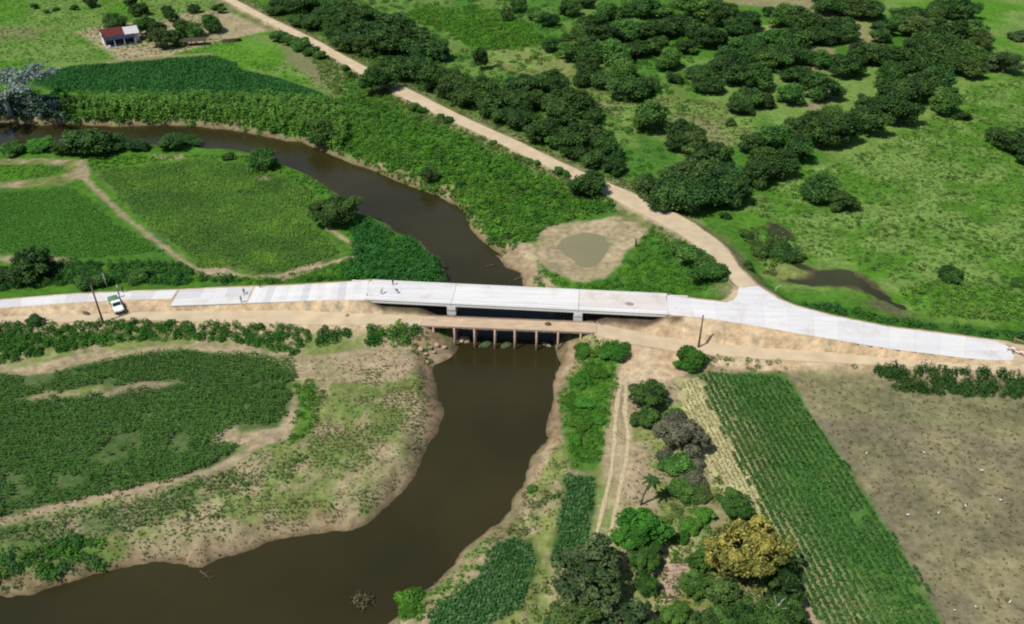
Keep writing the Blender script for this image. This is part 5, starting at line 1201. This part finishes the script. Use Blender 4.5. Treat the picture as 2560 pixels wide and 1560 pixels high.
def roofsheet(name, x0, x1, y0, z0, y1, z1, mat, parent, ribs=12):
    r_ = MB(); n_ = ribs * 4
    top_ = []
    th = .06
    prof = []
    for k_ in range(n_ + 1):
        x = x0 + (x1 - x0) * k_ / n_; dz = .04 * (1 if k_ % 4 in (1, 2) else 0); prof.append((x, dz))
    va = [r_.bm.verts.new((x, y0, z0 + dz)) for x, dz in prof]; vb = [r_.bm.verts.new((x, y1, z1 + dz)) for x, dz in prof]
    vc = [r_.bm.verts.new((x, y0, z0 + dz - th)) for x, dz in prof]; vd = [r_.bm.verts.new((x, y1, z1 + dz - th)) for x, dz in prof]
    for k_ in range(n_):
        r_.bm.faces.new((va[k_], va[k_ + 1], vb[k_ + 1], vb[k_])); r_.bm.faces.new((vc[k_ + 1], vc[k_], vd[k_], vd[k_ + 1]))
        r_.bm.faces.new((va[k_], vc[k_], vc[k_ + 1], va[k_ + 1])); r_.bm.faces.new((vb[k_ + 1], vd[k_ + 1], vd[k_], vb[k_]))
    return r_.obj(name, mat, parent)
xm = Wd / 2 + .4
roofsheet('roof', -xm, 1.8, yw, Hh + 1.9, yw - Dp * .42, Hh + .1, M_RED, HS)
roofsheet('roof', -xm, 1.8, yw, Hh + 1.9, yw + Dp * .42, Hh + .1, M_RED, HS)
roofsheet('roof', 1.82, xm + 1.6, yw, Hh + 1.6, yw - Dp * .42, Hh - .1, M_GREYR, HS)['label'] = 'pale zinc roof over the annex'
roofsheet('roof', 1.82, xm + 1.6, yw, Hh + 1.6, yw + Dp * .42, Hh - .1, M_GREYR, HS)['label'] = 'pale zinc roof over the annex'
for sx in (-Wd / 2 - .003, Wd / 2 + .003):
    gb = MB(); gb.prism([(-Dp * .32, 0), (Dp * .32, 0), (0, 1.6)], -.05, .05); o = gb.obj('gable', M_WHITE, HS); o.location = (sx, yw, Hh); o.rotation_euler = (0, 0, math.pi / 2)
MB().box((-xm + .02, yw - Dp * .21, Hh + .92), (.08, Dp * .46, .55), rx=0.0).obj('barge_board', M_WHITE, HS).rotation_euler = (0, 0, 0)
roofsheet('porch_roof', -xm + .2, xm, yw - Dp * .42 - .02, Hh + .0, yw - Dp * .42 - 2.0, Hh - .55, M_BLUE, HS)
for x in (-xm + .4, -1.6, 1.2, xm - .3):
    MB().box((x, yw - Dp * .42 - 1.85, (Hh - .6) / 2), (.2, .2, Hh - .6)).obj('porch_post', M_WHITE, HS)
MB().box((0, yw - Dp * .42 - .7, .06), (Wd + .6, 3.0, .12)).obj('porch_floor', M_GREYR, HS)
MB().box((Wd / 2 + 1.1, yw, 1.2), (1.6, Dp * .5, 2.4)).obj('annex_wall', M_WHITE, HS)
# fence posts and stacks in the yard
for k_, (a, b) in enumerate(((205, 82), (215, 92), (228, 86), (640, 62), (668, 60), (700, 76), (590, 74))):
    q = PG(a, b); MB().tube([(0, 0, -.2), (.03, 0, 1.5)], .09, 6).obj('fence_post', M_DARKW)
    o = bpy.data.objects[[x.name for x in bpy.data.objects if x.name.startswith('fence_post')][-1]]
    o.location = q; tag(o, 'weathered wooden fence post at the edge of the farmyard', 'post', 'farmyard fence posts')
# low thatched shed: dark roof beside the lane
q = PG(490, 112); SH = empty('open_shed', q, math.radians(12), 'low open shed with dark roof beside the farm lane', 'shed'); SH.scale = (1.3, 1.3, 1.2)
for x in (-3.0, 0, 3.0):
    for y in (-1.1, 1.1): MB().tube([(x, y, -.2), (x, y, 1.9)], .08, 6).obj('post', M_DARKW, SH)
roofsheet('roof', -3.6, 3.6, 0, 2.6, -1.7, 1.75, M_DARKW, SH); roofsheet('roof', -3.6, 3.6, 0, 2.6, 1.7, 1.75, M_DARKW, SH)
q = PG(580, 104); SH = empty('timber_stack', q, math.radians(14), 'dark stack of logs beside the farm lane', 'log stack'); SH.scale = (1.4, 1.4, 1.3)
lm = MB().tube([(-2.6, 0, 0), (2.6, 0, 0)], .2, 8).mesh('log', M_DARKW, smooth=True)
for k_ in range(9):
    o = add('log', lm, SH); row_ = k_ // 4; o.location = (random.uniform(-.3, .3), (k_ % 4 - 1.5) * .42 + .2 * row_, .2 + .35 * row_)

# ------------------------------------------------------------------ utility poles and posts
def pole(px, py, h, label, lean=(0, 0), arm=True):
    q = PG(px, py); o = empty('utility_pole', q, .1, label, 'pole')
    MB().tube([(0, 0, -.5), (lean[0], lean[1], h)], [.25, .16], 10).obj('shaft', M_BARK, o, smooth=True)
    if arm:
        MB().box((lean[0] * .95, lean[1] * .95, h - .45), (1.5, .1, .12)).obj('crossarm', M_DARKW, o)
        for x in (-.65, 0, .65): MB().tube([(lean[0] * .95 + x, lean[1] * .95, h - .39), (lean[0] * .95 + x, lean[1] * .95, h - .2)], .05, 6).obj('insulator', M_WHITE, o)
    return o
pole(258, 806, 10.2, 'dark wooden utility pole beside the green loaded truck', (-.3, 0), arm=False)
pole(1746, 868, 8.6, 'wooden utility pole at the foot of the embankment right of the bridge', (.1, 0), arm=False)
q = PG(270, 722); o = MB().tube([(0, 0, -.3), (-.3, 0, 4.6)], [.11, .07], 8).obj('slim_post', M_PALE, smooth=True); o.location = q; tag(o, 'slim pale post at the upper edge of the road behind the truck', 'post')
q = PG(1591, 618); o = MB().tube([(0, 0, -.2), (-.25, .1, 1.8), (-.45, .1, 2.9)], [.28, .23, .12], 8).obj('tree_stump', M_BARK, smooth=True); o.location = q; tag(o, 'dark dead stump standing on the bare ground beside the pond', 'stump')
q = PG(1938, 732); o = MB().tube([(0, 0, -.2), (0, 0, 1.6)], .07, 8).tube([(0, 0, 1.5), (2.4, 1.6, 1.5)], .06, 8).tube([(2.4, 1.6, -.5), (2.4, 1.6, 1.5)], .06, 8).obj('pipe_rail', M_GREYR, smooth=True); o.location = q; tag(o, 'thin grey pipe rail at the edge of the junction by the marsh pool', 'railing')
# culvert under the dirt road at the junction
a_ = PF(1846, 722, zsec, 1); b_ = PF(1812, 686, zsec, 1)
ca = math.atan2(b_[1] - a_[1], b_[0] - a_[0]); cl = float(np.linalg.norm((b_ - a_)[:2]))
CV = empty('culvert', (a_[0], a_[1], 0), ca, 'low concrete culvert wall under the dirt road beside the junction', 'culvert')
zt = float(zsec(a_[1]))
MB().box((cl / 2, .12, zt - .28), (cl, .3, .45)).obj('head_wall', M_GIRD, CV, bevel=.02)
MB().box((cl / 2, .02, zt - 1.35), (cl * .72, .2, 1.6)).obj('opening_shade_block', M_DARKW, CV)  # solid dark block standing in for the shade inside the culvert mouth

# ------------------------------------------------------------------ truck with a green load
tq = PF(291, 764, lambda x: zmain(x) - .2)
TK = empty('pickup_truck', (tq[0], tq[1], float(zg(tq[0], tq[1])) + .02), math.radians(-56), 'white truck with a green loaded bed parked beside the concrete road', 'truck'); TK.scale = (1.15, 1.12, 1.15)
def hullbox(sec, y):       # sec: profile in xz, symmetric width y, slight tumblehome
    return sec
b = MB(); b.prism([(1.15, .45), (2.75, .45), (2.78, .78), (2.6, 1.02), (1.6, 1.14), (1.15, 1.16)], -.95, .95); b.obj('bonnet', M_WHITE, TK, bevel=.06)
b = MB(); b.prism([(-.25, .45), (1.146, .45), (1.146, 1.14), (1.05, 1.2), (.62, 1.82), (-.12, 1.86), (-.25, 1.8)], -.93, .93); b.obj('cab', M_WHITE, TK, bevel=.05)
b = MB(); b.box((.862, 0, 1.50), (.05, 1.55, .68), ry=-.61); b.obj('windscreen', M_GLASS, TK)
for sy in (-1, 1):
    b = MB(); b.prism([(-.1, 1.2), (.92, 1.2), (.56, 1.72), (-.1, 1.74)], sy * .935 - .01, sy * .935 + .01); b.obj('side_window', M_GLASS, TK)
    MB().box((2.74, sy * .68, .82), (.1, .36, .2)).obj('headlight', M_GREYR, TK)
    MB().box((.95, sy * 1.08, 1.25), (.12, .2, .16)).obj('mirror', M_TYRE, TK)
MB().box((2.84, 0, .5), (.16, 1.9, .24)).obj('bumper', M_TYRE, TK, bevel=.03)
MB().box((-1.55, 0, .72), (2.55, 1.95, .18)).obj('bed_floor', M_TYRE, TK)
for sy in (-1, 1): MB().box((-1.55, sy * .95, 1.15), (2.55, .08, .7)).obj('bed_side', M_GREEN, TK)
MB().box((-2.80, 0, 1.15), (.08, 1.82, .7)).obj('tailgate', M_GREEN, TK)
nl, nw = 16, 12
UU, VV = np.meshgrid(np.linspace(-2.74, -.34, nl), np.linspace(-.9, .9, nw), indexing='ij')
ZZ = 1.45 + .55 * fbm(UU + 9, VV + 9, .7, 3) * np.clip(1.2 - np.abs(VV), 0, 1)
ii = np.arange(nl * nw).reshape(nl, nw)
add('load', mesh_np('load', np.stack([UU.ravel(), VV.ravel(), ZZ.ravel()], 1), np.stack([ii[:-1, :-1].ravel(), ii[1:, :-1].ravel(), ii[1:, 1:].ravel(), ii[:-1, 1:].ravel()], 1), M_GREEN, True), TK)
for x in (1.95, -1.75):
    for sy in (-1, 1):
        w = MB().tube([(x, sy * .78, .38), (x, sy * 1.0, .38)], .38, 18).obj('wheel', M_TYRE, TK)
        MB().tube([(x, sy * 1.0, .38), (x, sy * 1.012, .38)], .2, 12).obj('rim', M_GREYR, w)

# ------------------------------------------------------------------ people
def person_mesh(pose, shirt, trousers, name):
    me = bpy.data.meshes.new(name)
    if pose == 'stand':
        J = dict(pel=(0, 0, .95), sp=(0, .01, 1.15), ch=(0, 0, 1.36), nk=(0, 0, 1.50), hd=(0, .01, 1.60), ht=(0, .01, 1.72), ls=(.19, 0, 1.42), le=(.25, .02, 1.14), lh=(.24, .10, .88), rs=(-.19, 0, 1.42), re=(-.25, .02, 1.14), rh=(-.22, .12, .90),
                 lp=(.10, 0, .90), lk=(.11, .02, .50), la=(.12, -.01, .08), lt=(.12, .16, .04), rp=(-.10, 0, .90), rk=(-.11, .02, .50), ra=(-.12, -.01, .08), rt=(-.12, .16, .04))
    else:
        J = dict(pel=(0, -.12, .88), sp=(0, .02, 1.04), ch=(0, .22, 1.18), nk=(0, .34, 1.26), hd=(0, .42, 1.32), ht=(0, .50, 1.40), ls=(.19, .24, 1.2), le=(.24, .36, .95), lh=(.10, .55, .80), rs=(-.19, .24, 1.2), re=(-.24, .32, .92), rh=(-.02, .60, .92),
                 lp=(.11, -.12, .84), lk=(.16, .10, .48), la=(.17, .0, .08), lt=(.18, .17, .04), rp=(-.11, -.12, .84), rk=(-.14, -.12, .46), ra=(-.15, -.30, .08), rt=(-.15, -.13, .04))
    R = dict(pel=.15, sp=.135, ch=.17, nk=.06, hd=.098, ht=.085, ls=.075, le=.05, lh=.042, rs=.075, re=.05, rh=.042, lp=.095, lk=.065, la=.05, lt=.045, rp=.095, rk=.065, ra=.05, rt=.045)
    E = [('pel', 'sp'), ('sp', 'ch'), ('ch', 'nk'), ('nk', 'hd'), ('hd', 'ht'), ('ch', 'ls'), ('ls', 'le'), ('le', 'lh'), ('ch', 'rs'), ('rs', 're'), ('re', 'rh'), ('pel', 'lp'), ('lp', 'lk'), ('lk', 'la'), ('la', 'lt'), ('pel', 'rp'), ('rp', 'rk'), ('rk', 'ra'), ('ra', 'rt')]
    ks = list(J); me.from_pydata([J[k_] for k_ in ks], [(ks.index(a), ks.index(b)) for a, b in E], [])
    o = bpy.data.objects.new(name, me); COL.objects.link(o)
    sk_ = o.modifiers.new('skin', 'SKIN')
    for k_, d in zip(ks, me.skin_vertices[0].data): d.radius = (R[k_], R[k_]); d.use_root = (k_ == 'pel')
    o.modifiers.new('sub', 'SUBSURF').levels = 1
    dg = bpy.context.evaluated_depsgraph_get(); em_ = bpy.data.meshes.new_from_object(o.evaluated_get(dg))
    bpy.data.objects.remove(o)
    m1 = mat_plain(name + '_shirt', shirt, .85, .1, 6.0); m2 = mat_plain(name + '_trousers', trousers, .9, .1, 6.0)
    em_.materials.clear()
    for m_ in (m1, m2, M_SKIN, M_TYRE): em_.materials.append(m_)
    hz = J['nk'][2]
    for p_ in em_.polygons:
        p_.use_smooth = True; c_ = p_.center
        arm = abs(c_.x) > .2 and c_.z > .8
        if c_.z > hz: p_.material_index = 2
        elif arm and c_.z < J['le'][2]: p_.material_index = 2
        elif c_.z < .12: p_.material_index = 3
        elif c_.z < J['pel'][2] + .02 and not arm: p_.material_index = 1
        else: p_.material_index = 0
    hat = MB(); hx, hy, hzz = J['ht']
    hat.tube([(hx, hy, hzz + .0), (hx, hy, hzz + .015)], .19, 14); hat.tube([(hx, hy, hzz + .01), (hx, hy, hzz + .12)], [.105, .08], 12)
    hm = hat.mesh('hat', None, smooth=False)
    return em_, hm
def person(px, py, pose, shirt, trousers, hatc, label, rz, zf=None, group=None):
    if zf is None: q = PG(px, py)
    else:
        q = PF(px, py, zf)
    me, hm = person_mesh(pose, shirt, trousers, 'person')
    o = add('person', me, None, q, rz); tag(o, label, 'person', group)
    hm.materials.append(mat_plain('hat', hatc, .8, .1, 6.0)); add('hat', hm, o)
    return o
zdk = lambda x: DZ
person(983, 713, 'stand', (.03, .03, .05), (.02, .02, .03), (.10, .09, .07), 'worker in dark clothes at the far kerb of the bridge deck', 1.0, zdk)
person(994, 733, 'bend', (.02, .025, .04), (.025, .025, .03), (.35, .30, .18), 'worker in dark clothes bending over the middle of the bridge deck', 2.0, zdk)
person(954, 735, 'bend', (.30, .30, .28), (.16, .16, .17), (.45, .42, .35), 'worker in pale grey clothes bending on the bridge deck near the approach', -.6, zdk)
person(611, 736, 'bend', (.06, .03, .06), (.03, .025, .04), (.12, .08, .06), 'worker in dark clothes bending over the upper lane of the left road', .4, zmain)
person(604, 756, 'stand', (.12, .15, .14), (.10, .11, .11), (.2, .2, .18), 'worker in grey clothes at the lower edge of the left road', 2.6, zmain)
person(651, 719, 'stand', (.10, .03, .03), (.03, .02, .02), (.15, .06, .05), 'worker in dark red at the upper edge of the left road', 3.4, zmain)
person(296, 728, 'stand', (.35, .36, .42), (.10, .11, .16), (.5, .5, .5), 'person in light grey behind the truck at the road edge', 2.9, zmain)
person(308, 731, 'stand', (.06, .05, .05), (.04, .035, .035), (.12, .1, .08), 'person in dark brown beside the one in light grey', 1.2, zmain)
person(299, 743, 'stand', (.13, .14, .18), (.05, .05, .07), (.2, .2, .2), 'person in slate grey next to the truck bed', -.5, zmain)
person(757, 763, 'stand', (.16, .10, .08), (.08, .06, .05), (.25, .2, .15), 'person in brown at the slope below the curing panels', .3)

# ------------------------------------------------------------------ earth heaps, boulders, drift
def lump(name, px, py, size, mat, label, cat, group=None, dz=0.0, seed=1, zf=None, sub=3):
    q = PG(px, py) if zf is None else PF(px, py, zf)
    v, f = ico(1.0, sub); r_ = np.random.default_rng(seed)
    k_ = .75 + .5 * fbm(v[:, 0] * 2 + 5 + seed, v[:, 1] * 2 + v[:, 2] * 1.7 + 5, 1.0, seed)[:, None]
    v = v * k_ * np.array(size) * K; v[:, 2] = np.where(v[:, 2] < 0, v[:, 2] * .35, v[:, 2])
    o = add(name, mesh_np(name, v, f, mat, sub > 2), None, (q[0], q[1], q[2] + dz), r_.uniform(0, 3)); tag(o, label, cat, group); return o
lump('earth_heap', 1370, 811, (.55, .45, .42), M_EARTHD, 'small dark heap of earth on the timber bridge deck', 'heap', zf=lambda x: TZ + .03, seed=4)
o = lump('earth_heap', 216, 784, (.95, .40, .35), M_EARTHD, 'long dark heap of soil on the detour left of the pole', 'heap', seed=5); o.rotation_euler = (0, 0, -.6)
lump('stone', 868, 789, (.45, .35, .3), M_ROCK, 'grey stone at the foot of the slope beside the cement run', 'stone', seed=6)
for k_, (a, b) in enumerate(((1495, 806), (1505, 812), (1575, 810))): lump('stone', a, b, (.3, .25, .15), M_ROCK, 'small dark stone on the dirt near the right end of the detour', 'stone', 'stones on the detour', seed=7 + k_)
M_MOSS = mat_plain('mossy_mound', (.06, .09, .035), 1.0, .6, 3.0, .6); M_SANDM = mat_plain('sandy_mound', (.40, .29, .18), 1.0, .25, 1.0, .5)
wz = lambda x: W_Z
for k_, (a, b, sz) in enumerate(((1052, 872, .6), (1064, 884, .45), (1075, 868, .5), (1092, 862, .55), (1110, 868, .5), (1068, 905, .4), (1085, 880, .35))): lump('rubble_stone', a, b, (sz, sz * .8, sz * .55), M_SANDM, 'sandy boulder on the broken bank at the left end of the timber bridge', 'stone', 'boulders on the bridge bank', seed=40 + k_)
lump('grassy_mound', 1213, 862, (1.2, .8, .5), M_MOSS, 'grassy green mound in the water between the third and fourth bridge posts', 'mound', zf=wz, seed=11)
lump('grassy_mound', 1266, 864, (1.1, .8, .45), M_MOSS, 'pale green mound in the water between the fourth and fifth bridge posts', 'mound', zf=wz, seed=12)
lump('sandy_mound', 1160, 850, (1.1, .9, .6), M_SANDM, 'pale sandy mound in the water beside the second bridge post', 'mound', zf=wz, seed=13)
lump('stone', 1366, 862, (.9, .4, .3), M_ROCK, 'grey slab of stone in the water under the timber bridge', 'stone', zf=wz, seed=14)
isl = lump('mud_islet', 905, 1502, (1.2, .8, .2), M_EARTHD, 'small brown clump of drift and weeds in the open river', 'islet', zf=wz, seed=15)
g = np.random.default_rng(5); n_ = 420; pp_ = g.normal(size=(n_, 2)) * .75; 
v = leaf_quads(np.concatenate([pp_, g.uniform(.15, .6, (n_, 1))], 1), (lambda a: a / np.linalg.norm(a, axis=1)[:, None])(g.normal(size=(n_, 3))), g.uniform(.15, .4, n_), g)
add('weeds', mesh_np('weeds', v, np.arange(len(v)).reshape(-1, 4), M_VEG, False, np.repeat(pal([(.12, .12, .05), (.22, .19, .12), (.07, .09, .03)], n_, g), 4, 0)), isl)['kind'] = 'stuff'
def branch(px, py, L_, ang, label, zf=None, seed=0):
    q = PG(px, py) if zf is None else PF(px, py, zf); r_ = random.Random(seed); m = MB(); L_ *= K
    m.tube([(0, 0, .1), (L_ * .5, r_.uniform(-.2, .2), .3), (L_, r_.uniform(-.3, .3), .25)], [.12, .09, .03], 6)
    for k_ in range(5):
        t_ = r_.uniform(.25, .9); m.tube([(L_ * t_, 0, .25), (L_ * t_ + r_.uniform(.2, .7), r_.uniform(-1, 1), r_.uniform(.2, .9))], [.05, .015], 5)
    o = m.obj('drift_branch', M_BARK if zf is not None else M_POST, smooth=True); o.location = q; o.rotation_euler = (0, 0, ang); tag(o, label, 'branch')
branch(1256, 655, 2.6, 2.0, 'weathered dead branch lying on the bank edge above the bridge', seed=1)
branch(1285, 700, 3.0, .3, 'dark dead branch in the shallow water hard by the bridge deck', wz, 2)
branch(1240, 664, 2.2, 3.4, 'dark forked drift branch in the water at the bare bank', wz, 3)
branch(500, 1428, 2.4, -.6, 'dark drift branch at the notch of the lower left bank', wz, 4)
branch(1575, 1105, 3.0, 2.4, 'weathered fallen branch beside the wheel tracks', None, 5)
branch(1650, 1130, 3.0, .6, 'weathered fallen branch under the grey half dry tree', None, 6)
M_SPILL = mat_plain('spilt_earth', (.30, .235, .185), 1.0, .25, 2.0, .2)
o = lump('spilt_earth', 1574, 760, (.75, .55, .03), M_SPILL, 'flat brown patch of spilt earth on the dusty bridge span', 'spill', zf=lambda x: DZ + .005, seed=31)
# dead stump in the maize corner
q = PG(556, 1192); o = MB().tube([(0, 0, -.2), (.1, 0, .9), (.35, .1, 1.7)], [.22, .17, .08], 7).tube([(.1, 0, .9), (-.3, .1, 1.5)], [.1, .04], 6).tube([(.12, 0, 1.0), (.7, -.2, 1.5)], [.08, .03], 6).obj('dead_stump', M_BARK, smooth=True); o.location = q; tag(o, 'dark branching stump at the corner of the maize field and track', 'stump')
# ridges of the ploughed plot
R0 = [PG(1655, 1412), PG(1718, 1414), PG(1650, 1500), PG(1692, 1500)]
PLOT = empty('ploughed_plot', R0[0], 0, 'small ploughed plot of pinkish ridges below the bright green tree', 'plot')
M_RIDGE = mat_plain('pink_soil', (.38, .28, .21), 1.0, .15, 2.0, .3)
for k_ in range(9):
    t_ = k_ / 8.0; a = Vector(R0[0]).lerp(Vector(R0[2]), t_) - Vector(R0[0]); b = Vector(R0[1]).lerp(Vector(R0[3]), t_) - Vector(R0[0])
    MB().tube([a + Vector((0, 0, .02)), a.lerp(b, .5) + Vector((0, 0, .06)), b + Vector((0, 0, .02))], [.14, .2, .14], 8).obj('ridge', M_RIDGE, PLOT, smooth=True)
# road barrier at the end of the concrete
q = PF(2541, 885, zmain); BR_ = empty('road_barrier', q, math.radians(-48), 'faded red and white trestle barrier closing the end of the concrete', 'barrier'); BR_.scale = (1.4, 1.4, 1.2)
for x in (-1.3, 1.3):
    for sy in (-1, 1): MB().tube([(x, sy * .35, 0), (x, 0, 1.0)], .04, 6).obj('leg', M_BARR, BR_)
for k_, zz_ in enumerate((.9, .55)):
    for s_ in range(5):
        MB().box((-1.36 + .68 * s_, 0, zz_), (.676, .05, .2)).obj('board', M_BARR if (s_ + k_) % 2 == 0 else M_WHITE, BR_)
q = PF(2552, 862, zmain); BR2 = empty('road_barrier', q, math.radians(-40), 'second faded red trestle barrier standing behind the first', 'barrier'); BR2.scale = (1.4, 1.4, 1.2)
for x in (-1.0, 1.0):
    for sy in (-1, 1): MB().tube([(x, sy * .3, 0), (x, 0, .9)], .04, 6).obj('leg', M_BARR, BR2)
MB().box((0, 0, .85), (2.4, .05, .22)).obj('board', M_BARR, BR2)

# ------------------------------------------------------------------ egrets in the stubble
def egret_mesh():
    bm_ = MB()
    bm_.tube([(-.34, 0, .44), (-.2, 0, .50), (0, 0, .55), (.16, 0, .56), (.24, 0, .66), (.22, 0, .78), (.30, 0, .86), (.38, 0, .86)], [.02, .085, .125, .09, .045, .035, .045, .025], 8)
    return bm_.mesh('egret', M_WHITE, smooth=True)
EG = egret_mesh(); EGL = MB().tube([(0, .04, 0), (.02, .04, .46)], .012, 5).mesh('leg', M_TYRE); EGL2 = MB().tube([(0, -.04, 0), (.02, -.04, .46)], .012, 5).mesh('leg', M_TYRE)
M_BILL = mat_plain('yellow_bill', (.5, .3, .05), .5, .1, 5.0); EGB = MB().tube([(.37, 0, .86), (.50, 0, .84)], [.018, .004], 5).mesh('bill', M_BILL)
for k_, (a, b) in enumerate(((2165,1137),(2308,1135),(2453,1180),(2499,1254),(2412,1268),(2345,1286),(2268,1291),(2385,1530),(2437,1521),(2523,1509))):
    q = PG(a, b); o = add('egret', EG, None, q, random.uniform(0, 6.28)); o.scale = (.9, .9, .9)
    tag(o, 'white egret standing in the brown stubble field', 'bird', 'egrets in the stubble field')
    for m_, nm in ((EGL, 'leg'), (EGL2, 'leg'), (EGB, 'bill')): add(nm, m_, o)
q = PG(1818, 1156); o = add('egret', EG, None, q, 2.0); o.scale = (.85, .85, .85); tag(o, 'white egret standing in the straw strip', 'bird')
for m_, nm in ((EGL, 'leg'), (EGL2, 'leg'), (EGB, 'bill')): add(nm, m_, o)
